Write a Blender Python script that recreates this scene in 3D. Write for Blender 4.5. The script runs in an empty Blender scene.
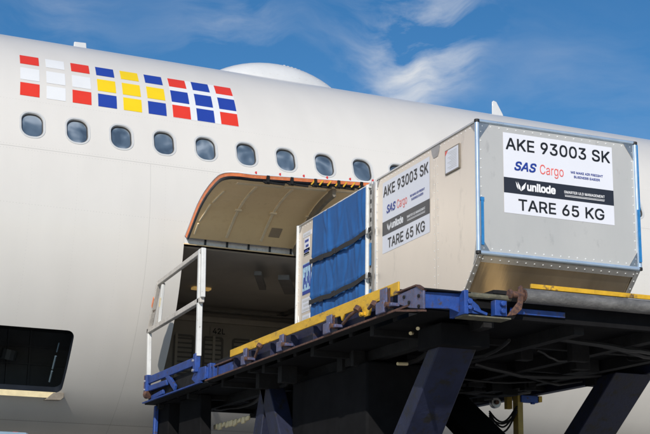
GLYPHS = '''{"0":[453,[[264,-7,227,-7,189,-7,157,3,130,24,103,45,83,74,69,113,55,152,48,199,48,254,48,309,55,356,69,395,83,434,104,464,130,484,157,505,189,516,227,516,264,516,296,505,323,484,350,464,370,434,384,395,398,356,405,309,405,254,405,199,398,152,384,113,370,74,350,45,323,24,297,3],[202,50,227,50,252,50,273,58,290,74,308,90,321,113,330,144,339,174,344,211,344,254,344,297,339,334,330,365,321,395,308,419,290,435,273,451,252,460,227,460,202,460,180,451,163,435,146,419,132,395,123,365,114,334,109,297,109,254,109,211,114,174,123,144,132,113,146,90,163,74,180,58]]],"1":[453,[[181,0,76,0,76,18,76,36,76,55,181,55,286,55,391,55,391,36,391,18,391,0,286,0],[250,509,276,509,276,339,276,170,276,0,255,0,234,0,212,0,212,149,212,299,212,448,211,448,210,448,209,448,168,418,127,388,86,358,86,381,86,404,86,427,123,454,161,481,198,509,224,509]]],"2":[453,[[172,0,64,0,64,16,64,32,64,47,121,108,177,168,234,229,254,249,270,267,282,282,295,298,304,313,311,327,317,341,320,356,320,371,320,390,316,405,308,419,299,432,288,442,273,449,259,456,242,460,224,460,204,460,187,456,172,447,158,439,147,428,139,413,131,399,127,382,127,362,107,362,86,362,66,362,66,392,72,419,86,442,100,465,119,483,143,496,167,509,194,516,225,516,255,516,282,509,306,497,329,484,348,467,361,445,374,424,381,399,381,372,381,354,378,335,371,318,364,300,353,280,336,259,319,237,296,211,267,180,229,140,191,100,153,60,153,59,153,58,153,57,231,57,310,57,389,57,389,38,389,19,389,0,281,0]]],"3":[453,[[252,-7,218,-7,187,-7,158,-1,133,10,107,21,86,37,70,57,54,78,46,103,44,132,66,132,87,132,109,132,111,114,117,99,126,87,136,75,149,65,165,59,181,53,199,50,219,50,239,50,258,53,275,61,292,68,305,79,315,93,324,107,329,124,329,145,329,163,325,181,316,196,307,212,293,224,275,234,256,243,231,248,201,248,186,248,172,248,157,248,157,265,157,282,157,299,200,349,244,399,288,448,288,450,288,451,288,452,215,452,142,452,70,452,70,471,70,490,70,509,171,509,272,509,372,509,372,493,372,477,372,461,319,400,265,339,211,278,211,282,211,285,211,289,249,293,281,288,308,276,335,263,356,246,371,222,386,199,393,173,393,145,393,115,385,89,370,66,355,43,335,25,309,12,282,0]]],"4":[453,[[164,105,40,105,40,123,40,141,40,158,109,275,178,392,247,509,268,509,289,509,311,509,243,394,176,280,109,166,109,165,109,164,109,163,210,163,312,163,413,163,413,144,413,125,413,105,289,105],[302,0,282,0,282,40,282,81,282,121,282,130,282,138,282,146,282,203,282,260,282,318,302,318,322,318,343,318,343,212,343,106,343,0,322,0]]],"5":[453,[[254,-7,221,-7,191,-7,164,-1,140,11,116,23,97,39,83,60,69,81,61,104,60,130,81,130,101,130,122,130,124,115,129,101,138,89,147,77,159,67,173,60,188,53,204,50,221,50,242,50,260,55,276,64,292,74,305,87,314,104,323,121,328,141,328,162,328,184,323,204,314,221,304,238,291,252,275,262,258,272,239,277,218,277,201,277,184,274,167,268,151,263,138,255,128,246,108,248,88,250,67,253,77,338,86,423,96,509,186,509,276,509,366,509,366,490,366,471,366,452,294,452,222,452,151,452,145,402,139,352,134,301,135,301,135,301,136,301,147,311,161,319,178,325,194,331,211,334,229,334,253,334,274,329,294,321,313,313,331,301,345,285,359,270,371,252,379,231,387,210,391,188,391,163,391,130,384,101,369,76,354,50,334,30,309,15,283,1]]],"6":[453,[[258,-7,226,-7,195,-7,167,0,142,15,118,29,98,49,84,74,71,100,64,129,64,162,64,186,69,212,80,239,91,266,110,300,137,340,176,396,214,453,252,509,276,509,299,509,322,509,265,426,208,344,151,261,149,261,147,261,145,261,150,271,157,280,165,288,174,296,184,302,196,307,207,312,221,314,235,314,266,314,293,308,316,295,339,282,357,263,370,240,382,216,389,189,389,157,389,125,382,97,368,73,354,48,334,28,310,14,286,0],[207,48,226,48,246,48,264,53,279,63,294,72,306,85,314,101,323,118,327,136,327,157,327,178,323,197,314,213,306,230,294,242,279,251,264,261,246,265,226,265,207,265,189,261,174,252,159,243,147,230,138,214,129,198,125,179,125,158,125,137,129,118,138,102,147,85,159,72,174,63,189,53]]],"7":[453,[[120,0,97,0,172,149,248,299,323,448,323,450,323,451,323,452,236,452,149,452,62,452,62,471,62,490,62,509,172,509,281,509,391,509,391,489,391,469,391,449,315,299,240,150,165,0,142,0]]],"8":[453,[[260,-7,226,-7,192,-7,162,-1,136,11,109,24,89,40,74,62,59,83,52,108,52,135,52,157,56,177,65,195,74,213,86,229,101,241,116,253,133,261,153,265,153,265,153,266,153,267,128,273,108,287,93,308,78,329,70,353,70,380,70,406,77,429,90,450,104,470,122,486,146,498,169,510,196,516,226,516,256,516,283,510,306,498,329,486,348,470,361,450,375,429,382,406,382,380,382,353,374,329,359,308,344,287,325,273,300,267,300,266,300,265,300,265,319,261,336,253,351,241,366,229,378,213,387,195,396,177,401,157,401,135,401,108,393,83,378,62,364,40,343,24,317,11,291,-1],[204,49,226,49,249,49,268,53,285,60,301,68,314,78,323,91,332,105,337,121,337,139,337,158,332,174,322,189,313,203,300,214,283,223,266,231,247,235,226,235,205,235,186,231,169,223,152,214,139,203,130,189,120,174,115,158,115,139,115,121,120,105,129,91,138,78,151,68,167,60,184,53],[208,290,226,290,244,290,260,293,274,300,288,307,299,318,307,330,315,343,319,358,319,376,319,393,315,407,308,420,300,433,289,443,275,449,261,456,245,460,226,460,208,460,191,456,177,449,163,443,152,433,145,420,137,407,133,393,133,376,133,358,137,343,145,330,152,318,163,307,178,300,192,293]]],"9":[453,[[195,516,226,516,258,516,286,508,310,494,335,480,354,460,368,434,382,409,389,380,389,347,389,323,383,297,373,270,362,243,343,209,315,168,277,112,239,56,200,0,177,0,154,0,130,0,187,83,244,165,301,248,303,248,305,248,307,248,303,238,296,229,287,221,279,213,269,207,257,202,245,197,232,195,218,195,187,195,160,201,137,214,114,227,96,245,83,269,70,292,64,320,64,352,64,384,71,412,85,436,99,461,118,480,143,494,167,508],[246,460,226,460,207,460,189,456,174,446,159,437,147,424,138,407,130,391,125,372,125,352,125,330,130,312,138,295,147,279,159,266,174,257,189,248,207,243,226,243,246,243,263,248,279,257,294,266,306,279,314,295,323,311,327,330,327,350,327,372,323,391,314,407,306,424,294,437,279,446,264,456]]],"A":[480,[[39,0,16,0,78,170,140,339,201,509,226,509,251,509,276,509,338,339,401,170,463,0,440,0,418,0,395,0,359,101,323,202,287,302,281,321,273,344,264,372,255,400,245,435,232,478,236,478,241,478,245,478,233,435,222,399,213,371,204,343,196,320,191,302,155,202,120,101,85,0,62,0],[197,142,110,142,110,161,110,180,110,199,197,199,283,199,370,199,370,180,370,161,370,142,283,142]]],"B":[456,[[122,0,60,0,60,170,60,339,60,509,120,509,181,509,241,509,276,509,306,503,329,491,352,479,369,462,381,442,392,422,398,399,398,374,398,352,394,334,387,320,379,306,369,294,356,286,344,277,330,271,315,267,315,265,315,264,315,262,331,261,347,255,363,245,379,235,392,221,402,203,413,185,418,163,418,136,418,111,412,87,400,67,388,46,370,30,344,18,319,6,287,0,247,0,184,0],[125,115,125,57,165,57,205,57,245,57,284,57,313,65,330,80,347,95,355,114,355,137,355,154,351,170,342,184,334,198,321,209,306,218,290,227,271,231,248,231,207,231,166,231,125,231,125,173],[125,341,125,285,162,285,200,285,238,285,257,285,273,289,288,296,303,303,315,313,323,326,332,339,336,355,336,372,336,395,328,414,313,429,297,444,273,452,240,452,202,452,163,452,125,452,125,396]]],"C":[510,[[293,-7,267,-7,223,-7,184,4,150,25,116,46,89,76,70,115,50,154,40,201,40,254,40,308,50,354,70,393,89,432,116,462,150,484,184,505,223,516,267,516,293,516,317,512,340,504,363,497,384,486,402,471,420,457,436,439,448,418,460,398,468,374,473,348,451,348,430,348,408,348,404,366,398,381,389,395,381,408,370,419,357,428,345,438,331,444,315,449,300,454,284,456,267,456,236,456,208,448,184,432,159,417,139,394,125,364,111,334,103,297,103,254,103,211,111,175,125,145,140,115,159,92,184,76,209,61,236,53,267,53,284,53,300,55,315,60,331,65,345,71,357,81,370,90,381,101,389,114,398,128,404,143,408,160,430,160,451,160,473,160,469,135,460,111,448,91,436,70,421,52,402,38,384,23,363,12,341,5,318,-3]]],"D":[502,[[271,0,219,0,178,0,137,0,96,0,96,19,96,38,96,57,136,57,175,57,215,57,256,57,291,65,318,81,345,97,366,119,379,149,392,179,399,214,399,255,399,296,392,331,379,361,366,390,346,412,320,428,293,444,260,452,221,452,178,452,136,452,93,452,93,471,93,490,93,509,137,509,181,509,225,509,275,509,317,499,353,478,388,458,415,429,433,391,452,353,462,308,462,255,462,202,452,157,433,119,414,81,387,51,351,31,314,10],[103,509,125,509,125,339,125,170,125,0,103,0,82,0,60,0,60,170,60,339,60,509,82,509]]],"E":[419,[[165,0,60,0,60,170,60,339,60,509,164,509,268,509,372,509,372,490,372,471,372,452,290,452,207,452,125,452,125,396,125,341,125,286,202,286,278,286,355,286,355,267,355,248,355,229,278,229,202,229,125,229,125,172,125,114,125,57,208,57,292,57,375,57,375,38,375,19,375,0,270,0]]],"F":[410,[[82,0,60,0,60,170,60,339,60,509,163,509,266,509,369,509,369,490,369,471,369,452,288,452,206,452,125,452,125,394,125,336,125,278,198,278,272,278,346,278,346,259,346,240,346,221,272,221,198,221,125,221,125,147,125,74,125,0,103,0]]],"G":[520,[[309,-7,269,-7,223,-7,184,4,149,25,115,46,88,77,69,116,50,155,40,201,40,254,40,308,50,354,69,393,88,432,115,462,149,484,183,505,221,516,265,516,292,516,317,512,340,504,364,496,385,484,403,469,422,454,437,437,449,416,461,396,470,373,474,349,452,349,430,349,408,349,403,365,396,380,387,393,379,406,368,417,356,427,344,436,330,444,315,448,300,453,283,456,265,456,235,456,208,448,183,432,159,417,139,394,125,364,111,334,103,297,103,254,103,211,111,175,125,145,140,115,159,92,184,76,209,61,237,53,269,53,297,53,323,59,345,71,367,83,384,101,396,123,409,146,415,172,415,202,421,201,428,200,434,199,384,199,333,199,283,199,283,218,283,237,283,256,348,256,413,256,478,256,478,237,478,219,478,200,478,158,469,122,451,91,433,60,408,36,377,19,345,2]]],"H":[517,[[82,0,60,0,60,170,60,339,60,509,82,509,103,509,125,509,125,435,125,362,125,289,214,289,303,289,392,289,392,362,392,435,392,509,414,509,435,509,457,509,457,339,457,170,457,0,435,0,414,0,392,0,392,77,392,155,392,232,303,232,214,232,125,232,125,155,125,77,125,0,103,0]]],"I":[300,[[111,0,31,0,31,19,31,38,31,57,60,57,89,57,118,57,118,189,118,320,118,452,89,452,60,452,31,452,31,471,31,490,31,509,111,509,190,509,269,509,269,490,269,471,269,452,240,452,212,452,183,452,183,320,183,189,183,57,212,57,240,57,269,57,269,38,269,19,269,0,190,0]]],"K":[467,[[146,189,104,145,104,169,104,193,104,216,116,232,128,247,139,261,151,275,162,290,174,303,187,317,199,331,212,344,262,399,313,454,364,509,392,509,420,509,448,509,376,431,304,353,231,276,230,276,229,276,228,276,187,233],[82,0,60,0,60,170,60,339,60,509,82,509,103,509,125,509,125,451,125,392,125,334,124,298,124,261,124,225,124,214,124,204,125,193,125,129,125,64,125,0,103,0],[398,0,372,0,311,86,249,173,188,259,201,276,215,293,228,309,302,206,375,103,449,0,423,0]]],"L":[393,[[160,0,60,0,60,170,60,339,60,509,82,509,103,509,125,509,125,358,125,208,125,57,203,57,282,57,361,57,361,38,361,19,361,0,261,0]]],"M":[628,[[81,0,60,0,60,170,60,339,60,509,91,509,121,509,152,509,193,402,235,294,277,187,280,180,284,170,287,159,291,148,295,136,299,123,303,110,307,97,311,84,315,71,319,59,322,49,317,49,312,49,307,49,310,59,314,70,318,83,322,95,326,108,330,121,334,134,338,147,342,158,346,170,349,179,352,187,394,294,435,402,476,509,507,509,537,509,568,509,568,339,568,170,568,0,547,0,525,0,504,0,504,97,504,194,504,291,504,302,504,314,504,327,505,340,505,354,505,369,505,383,506,398,506,413,506,428,507,443,507,457,509,457,511,457,513,457,508,441,503,426,498,409,492,393,487,378,482,363,477,348,472,334,467,322,463,309,459,299,456,291,418,194,380,97,342,0,323,0,305,0,286,0,248,97,209,194,170,291,167,299,163,309,159,321,155,333,150,346,145,361,140,376,135,391,129,408,124,424,118,441,112,457,114,457,117,457,119,457,119,444,120,431,120,416,120,401,121,387,121,372,121,357,121,342,122,328,122,315,122,302,122,291,122,194,122,97,122,0,101,0]]],"N":[523,[[82,0,60,0,60,170,60,339,60,509,85,509,111,509,136,509,205,400,274,291,343,183,349,174,355,164,363,151,370,138,379,123,388,107,396,90,405,73,414,55,411,55,408,54,405,54,403,72,401,90,401,108,400,126,399,142,399,157,399,172,399,185,399,195,399,300,399,404,399,509,420,509,442,509,463,509,463,339,463,170,463,0,438,0,412,0,387,0,325,97,264,193,202,290,194,303,186,316,177,331,169,345,159,362,148,381,137,400,123,424,108,452,111,453,115,453,119,454,120,428,121,405,122,384,123,362,124,344,124,328,125,312,125,300,125,291,125,194,125,97,125,0,103,0]]],"R":[449,[[82,0,60,0,60,170,60,339,60,509,119,509,177,509,236,509,275,509,307,502,333,489,359,475,378,457,390,433,403,410,409,382,409,352,409,321,403,295,390,271,378,248,359,230,333,217,307,204,275,198,236,198,189,198,143,198,96,198,96,217,96,236,96,255,142,255,188,255,234,255,260,255,281,259,298,267,314,275,326,286,334,300,341,315,345,332,345,352,345,372,341,390,334,405,326,420,314,431,298,440,281,448,259,452,233,452,197,452,161,452,125,452,125,301,125,151,125,0,103,0],[378,0,353,0,312,76,271,153,230,229,254,229,279,229,303,229,344,153,386,76,428,0,403,0]]],"S":[447,[[263,-9,224,-9,187,-9,155,-3,128,9,100,21,79,38,64,60,49,82,40,107,38,137,60,137,82,137,104,137,106,117,112,101,123,88,134,75,149,65,166,59,184,52,203,49,224,49,247,49,268,53,286,60,304,68,319,78,329,92,340,105,346,121,346,139,346,155,341,169,332,179,323,189,311,198,296,205,281,211,264,217,245,222,224,228,204,234,184,239,142,251,109,268,86,289,63,311,52,339,52,372,52,401,60,426,75,448,90,469,111,486,138,498,164,510,194,516,227,516,261,516,290,510,316,498,342,486,362,469,377,449,392,428,400,404,401,378,380,378,358,378,337,378,335,403,323,423,302,437,281,451,256,459,225,459,203,459,184,455,167,448,151,441,138,431,129,418,120,406,115,391,115,376,115,358,120,344,131,334,142,323,154,314,169,308,184,302,199,297,212,293,230,289,247,284,264,279,279,275,295,270,312,264,328,257,344,248,359,238,373,227,385,214,395,198,404,181,408,162,408,139,408,111,401,86,386,64,372,41,351,24,323,11,296,-2]]],"T":[449,[[85,452,32,452,32,471,32,490,32,509,160,509,288,509,417,509,417,490,417,471,417,452,363,452,310,452,257,452,257,301,257,151,257,0,235,0,214,0,193,0,193,151,193,301,193,452,139,452]]],"U":[517,[[299,-8,259,-8,219,-8,184,0,154,15,124,31,101,53,85,80,68,107,60,138,60,173,60,285,60,397,60,509,81,509,103,509,124,509,124,399,124,288,124,178,124,154,130,132,141,113,152,94,167,79,187,68,207,57,231,52,259,52,287,52,311,57,331,68,351,79,366,94,377,113,387,132,393,154,393,178,393,288,393,399,393,509,414,509,436,509,457,509,457,397,457,285,457,173,457,138,449,107,433,80,416,53,393,31,363,15,334,0]]],"W":[686,[[180,0,155,0,109,170,63,339,16,509,38,509,60,509,82,509,109,404,136,300,163,196,168,179,172,163,175,145,179,128,183,111,187,94,190,76,194,58,197,40,194,40,192,40,189,40,193,58,196,76,200,94,203,111,207,128,211,145,215,163,220,179,224,196,251,300,279,404,306,509,331,509,355,509,380,509,407,404,434,300,462,196,466,179,470,163,474,145,478,128,482,111,486,94,490,76,494,58,497,40,494,40,491,40,488,40,492,58,495,76,499,94,502,111,506,128,510,145,515,163,519,179,523,196,550,300,576,404,603,509,625,509,647,509,670,509,623,339,577,170,530,0,505,0,480,0,455,0,426,108,397,215,368,323,362,344,357,367,351,391,346,416,341,444,336,475,341,475,345,475,350,475,345,445,340,419,335,395,330,371,324,347,318,323,289,215,260,108,230,0,205,0]]],"a":[389,[[182,-9,160,-9,136,-9,114,-4,94,5,75,14,59,27,48,45,36,62,30,83,30,108,30,130,35,147,43,161,52,175,63,185,78,193,92,201,108,207,125,211,143,215,160,218,178,220,201,223,219,225,234,227,248,228,258,231,265,235,272,239,276,245,276,255,276,255,276,256,276,257,276,272,273,286,267,297,261,308,252,316,240,322,228,328,213,331,196,331,178,331,162,328,149,322,136,317,126,309,118,301,110,292,104,283,100,274,80,280,61,285,41,291,50,314,62,332,79,346,95,360,113,369,133,375,153,381,173,384,194,384,208,384,223,383,239,379,255,376,271,370,286,360,301,351,313,338,322,320,332,303,337,280,337,251,337,168,337,84,337,0,317,0,297,0,277,0,277,17,277,35,277,52,275,52,274,52,272,52,268,43,261,34,252,25,243,15,230,7,215,1,200,-5],[155,45,170,45,193,45,212,50,228,59,243,68,255,79,263,93,271,107,276,122,276,138,276,155,276,173,276,190,273,187,268,184,259,182,251,180,242,178,231,176,221,174,210,172,200,171,190,170,182,169,175,168,161,166,147,163,134,159,121,154,111,148,103,139,96,131,92,119,92,105,92,92,95,81,102,72,109,63,118,57,130,52,142,48]]],"d":[424,[[219,-8,195,-8,164,-8,136,0,111,16,87,32,68,55,55,84,41,114,34,149,34,189,34,229,41,263,55,293,69,322,88,345,112,361,136,376,164,384,196,384,219,384,238,381,253,373,268,365,279,356,287,346,296,336,302,327,306,319,308,319,309,319,311,319,311,382,311,446,311,509,331,509,351,509,372,509,372,339,372,170,372,0,352,0,332,0,313,0,313,20,313,39,313,59,311,59,309,59,307,59,302,51,295,42,287,31,278,21,267,12,252,4,238,-4],[181,47,205,47,227,47,247,53,263,65,279,77,291,94,299,115,308,136,312,161,312,189,312,217,308,242,300,263,292,284,279,300,263,312,247,324,228,330,205,330,181,330,161,324,145,311,129,299,116,282,108,261,100,240,96,216,96,189,96,162,100,138,109,117,117,95,129,78,145,66,161,53]]],"e":[404,[[238,-8,212,-8,175,-8,143,0,117,16,90,33,70,56,56,85,41,114,34,148,34,187,34,226,41,260,55,290,69,319,89,343,115,359,141,376,171,384,205,384,226,384,246,381,266,374,285,367,303,356,319,341,335,326,348,306,357,282,366,258,371,228,371,194,371,186,371,178,371,169,272,169,174,169,75,169,75,187,75,204,75,221,163,221,250,221,338,221,329,215,319,208,310,202,310,227,306,249,298,269,290,288,278,303,263,314,247,325,228,330,205,330,182,330,163,325,146,313,130,302,118,288,109,270,100,251,96,232,96,211,96,200,96,189,96,178,96,150,101,126,110,106,120,87,134,72,151,61,168,51,189,46,212,46,228,46,241,48,254,53,266,57,277,64,285,73,294,82,301,93,306,105,325,101,345,96,365,91,359,71,349,54,335,39,321,24,303,13,283,4,262,-4]]],"g":[425,[[238,-151,207,-151,179,-151,155,-147,134,-140,113,-132,96,-123,82,-110,69,-98,58,-84,51,-69,67,-60,84,-50,101,-41,107,-49,113,-57,122,-66,130,-75,141,-82,154,-88,168,-94,186,-97,207,-97,238,-97,263,-90,282,-75,302,-60,311,-37,311,-6,311,19,311,44,311,68,310,68,308,68,306,68,301,60,295,51,287,41,278,32,267,23,252,16,238,8,219,5,195,5,164,5,137,12,113,27,88,41,69,62,55,90,41,118,34,152,34,191,34,230,41,264,55,293,69,322,88,345,112,361,137,376,165,384,196,384,220,384,239,381,253,373,268,365,280,356,288,346,297,336,303,327,308,319,309,319,311,319,313,319,313,339,313,359,313,379,333,379,353,379,372,379,372,250,372,121,372,-9,372,-42,365,-69,350,-90,335,-111,316,-126,291,-136,266,-146],[181,59,205,59,228,59,248,64,264,75,280,86,292,101,300,121,308,141,312,165,312,193,312,220,308,243,300,264,292,284,280,301,264,312,248,324,228,330,205,330,181,330,161,324,145,312,129,299,117,283,109,262,100,242,96,219,96,193,96,166,100,143,109,123,117,103,129,87,145,76,162,65]]],"i":[167,[[73,0,53,0,53,126,53,253,53,379,73,379,93,379,114,379,114,253,114,126,114,0,93,0],[95,443,84,443,72,443,62,447,54,455,45,462,41,472,41,483,41,494,45,504,54,512,62,520,72,524,84,524,95,524,106,520,114,512,122,504,126,494,126,483,126,472,122,462,114,455,106,447]]],"l":[189,[[147,-2,139,-2,110,-2,88,5,74,20,60,35,53,57,53,84,53,226,53,367,53,509,73,509,93,509,114,509,114,372,114,235,114,99,114,81,116,69,120,62,125,55,133,52,146,52,152,52,157,52,160,53,164,53,167,54,170,54,173,37,177,20,181,3,175,1,169,0,162,-1,154,-2]]],"n":[410,[[114,249,114,227,114,151,114,76,114,0,93,0,73,0,53,0,53,126,53,253,53,379,72,379,92,379,112,379,112,349,112,318,112,287,109,287,106,287,102,287,114,322,131,347,152,362,174,377,199,384,227,384,253,384,276,379,295,369,314,358,330,342,341,321,352,299,357,273,357,240,357,160,357,80,357,0,337,0,316,0,296,0,296,78,296,157,296,235,296,265,288,288,273,304,258,321,237,329,210,329,192,329,175,325,161,317,146,309,135,298,126,283,118,267]]],"o":[415,[[242,-8,207,-8,173,-8,143,0,117,16,91,33,71,56,56,85,41,114,34,149,34,187,34,227,41,262,56,291,71,321,91,343,117,360,143,376,173,384,207,384,242,384,273,376,299,360,325,343,345,321,359,291,374,262,381,227,381,187,381,149,374,114,359,85,345,56,325,33,299,16,273,0],[182,46,207,46,233,46,254,53,270,66,287,79,299,96,307,117,315,139,319,162,319,187,319,213,315,236,307,258,299,280,287,297,270,310,254,323,233,330,207,330,182,330,161,323,145,310,129,297,116,280,108,258,100,237,96,213,96,187,96,162,100,139,108,117,116,96,129,79,145,66,161,53]]],"r":[259,[[73,0,53,0,53,126,53,253,53,379,72,379,92,379,112,379,112,360,112,340,112,321,113,321,114,321,115,321,122,340,135,355,152,367,170,379,190,385,213,385,218,385,223,385,229,384,235,384,240,384,243,384,243,363,243,343,243,322,242,323,237,323,230,324,223,325,215,326,207,326,189,326,173,322,159,315,145,307,134,297,126,284,118,270,114,255,114,237,114,158,114,79,114,0,93,0]]],"u":[410,[[211,-5,182,-5,157,-5,134,0,115,11,95,21,80,37,69,59,58,80,53,107,53,139,53,219,53,299,53,379,73,379,93,379,114,379,114,301,114,222,114,144,114,114,121,91,137,75,152,58,173,50,200,50,218,50,235,54,249,62,264,70,275,81,283,97,292,112,296,131,296,153,296,228,296,304,296,379,316,379,337,379,357,379,357,253,357,126,357,0,337,0,318,0,298,0,298,31,298,61,298,92,301,92,304,92,307,92,295,57,279,32,257,17,235,2]]]}'''
import bpy, bmesh, math, random, json
from mathutils import Vector, Matrix
from mathutils.geometry import delaunay_2d_cdt
random.seed(7)
SC = bpy.context.scene
COL = SC.collection
PI = math.pi
R = 2.82

# ---------------------------------------------------------------- helpers
def tag(o, label=None, cat=None, group=None, kind=None):
    if label: o['label'] = label
    if cat: o['category'] = cat
    if group: o['group'] = group
    if kind: o['kind'] = kind
    return o

def empty(name, loc, rz=0.0):
    o = bpy.data.objects.new(name, None); COL.objects.link(o)
    o.location = loc; o.rotation_euler = (0, 0, rz); o.empty_display_size = .2
    return o

class MB:
    def __init__(s, off=(0, 0, 0)):
        s.v = []; s.f = []; s.ch = []; s.off = Vector(off)
    def add(s, vs, fs):
        n = len(s.v); s.ch.append((n, len(s.f)))
        s.v += [Vector(v) - s.off for v in vs]
        s.f += [tuple(i + n for i in f) for f in fs]
        return s
    def box(s, a, b):
        x0, y0, z0 = a; x1, y1, z1 = b
        vs = [(x0,y0,z0),(x1,y0,z0),(x1,y1,z0),(x0,y1,z0),(x0,y0,z1),(x1,y0,z1),(x1,y1,z1),(x0,y1,z1)]
        return s.add(vs, [(0,3,2,1),(4,5,6,7),(0,1,5,4),(1,2,6,5),(2,3,7,6),(3,0,4,7)])
    def prism(s, pts, axis, a, b):
        # pts 2D polygon in the other two axes (in x,y,z order), extruded along axis a..b
        def mk(p, t):
            if axis == 0: return (t, p[0], p[1])
            if axis == 1: return (p[0], t, p[1])
            return (p[0], p[1], t)
        n = len(pts)
        vs = [mk(p, a) for p in pts] + [mk(p, b) for p in pts]
        fs = [tuple(range(n)), tuple(range(2*n-1, n-1, -1))]
        fs += [(i, n+i, n+(i+1) % n, (i+1) % n) for i in range(n)]
        return s.add(vs, fs)
    def bar(s, p, q, w, h, up=(0, 0, 1)):
        p = Vector(p); q = Vector(q); d = (q-p).normalized(); u = Vector(up)
        if abs(d.dot(u)) > .95: u = Vector((0, 1, 0))
        a = d.cross(u).normalized(); b = a.cross(d).normalized()
        vs = []
        for c in (p, q):
            for i, j in ((-1,-1),(1,-1),(1,1),(-1,1)):
                vs.append(c + a*(i*w/2) + b*(j*h/2))
        return s.add(vs, [(0,3,2,1),(4,5,6,7),(0,1,5,4),(1,2,6,5),(2,3,7,6),(3,0,4,7)])
    def tube(s, pts, r, n=10, cap=True):
        pts = [Vector(p) for p in pts]; rings = []
        prev = None
        for i, p in enumerate(pts):
            d = (pts[min(i+1, len(pts)-1)] - pts[max(i-1, 0)]).normalized()
            u = prev if prev is not None else (Vector((0,0,1)) if abs(d.z) < .9 else Vector((0,1,0)))
            a = d.cross(u).normalized(); b = a.cross(d).normalized(); prev = b
            rr = r[i] if isinstance(r, (list, tuple)) else r
            rings.append([p + (a*math.cos(t) + b*math.sin(t))*rr for t in [2*PI*k/n for k in range(n)]])
        vs = [v for g in rings for v in g]; fs = []
        for i in range(len(rings)-1):
            for k in range(n):
                fs.append((i*n+k, i*n+(k+1) % n, (i+1)*n+(k+1) % n, (i+1)*n+k))
        if cap:
            fs.append(tuple(range(n-1, -1, -1))); fs.append(tuple((len(rings)-1)*n+k for k in range(n)))
        return s.add(vs, fs)
    def dome(s, c, nrm, r, h=None):
        # small rivet head
        c = Vector(c); nrm = Vector(nrm).normalized(); h = h or r*.6
        a = nrm.cross(Vector((.31, .52, .8))).normalized(); b = nrm.cross(a)
        vs = []; n = 7
        for rr, hh in ((1, 0), (.7, .75)):
            for k in range(n):
                t = 2*PI*k/n; vs.append(c + (a*math.cos(t)+b*math.sin(t))*r*rr + nrm*h*hh)
        vs.append(c + nrm*h); fs = []
        for k in range(n):
            fs.append((k, (k+1) % n, n+(k+1) % n, n+k)); fs.append((n+k, n+(k+1) % n, 2*n))
        return s.add(vs, fs)
    def grid(s, fn, us, vs_):
        pts = [fn(u, v) for v in vs_ for u in us]; n = len(us)
        fs = [(j*n+i, j*n+i+1, (j+1)*n+i+1, (j+1)*n+i) for j in range(len(vs_)-1) for i in range(n-1)]
        return s.add(pts, fs)
    def each(s, name, m, parent=None, **k):
        # one object per added piece
        out = []; ch = s.ch+[(len(s.v), len(s.f))]
        for i in range(len(s.ch)):
            (v0, f0), (v1, f1) = ch[i], ch[i+1]
            q = MB(); q.v = s.v[v0:v1]; q.f = [tuple(j-v0 for j in f) for f in s.f[f0:f1]]
            out.append(q.build(name, m, parent, **k))
        return out
    def build(s, name, m, parent=None, smooth=False, bevel=0, fix=True, label=None, sharp=35):
        me = bpy.data.meshes.new(name); me.from_pydata([tuple(v) for v in s.v], [], s.f)
        if fix:
            bm = bmesh.new(); bm.from_mesh(me); bmesh.ops.recalc_face_normals(bm, faces=bm.faces)
            bm.to_mesh(me); bm.free()
        o = bpy.data.objects.new(name, me); COL.objects.link(o)
        if m: me.materials.append(m)
        if parent: o.parent = parent
        if bevel:
            md = o.modifiers.new('b', 'BEVEL'); md.width = bevel; md.segments = 2; md.limit_method = 'ANGLE'
            md.angle_limit = math.radians(40)
            smooth = True
        if smooth:
            me.polygons.foreach_set('use_smooth', [True]*len(me.polygons))
            me.set_sharp_from_angle(angle=math.radians(sharp))
        if label: o['label'] = label
        return o

def lin(a, b, n): return [a + (b-a)*i/(n-1) for i in range(n)]

# ---------------------------------------------------------------- materials
def srgb(r, g, b):
    f = lambda c: (c/255/12.92) if c/255 <= .04045 else ((c/255+.055)/1.055)**2.4
    return (f(r), f(g), f(b))

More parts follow.
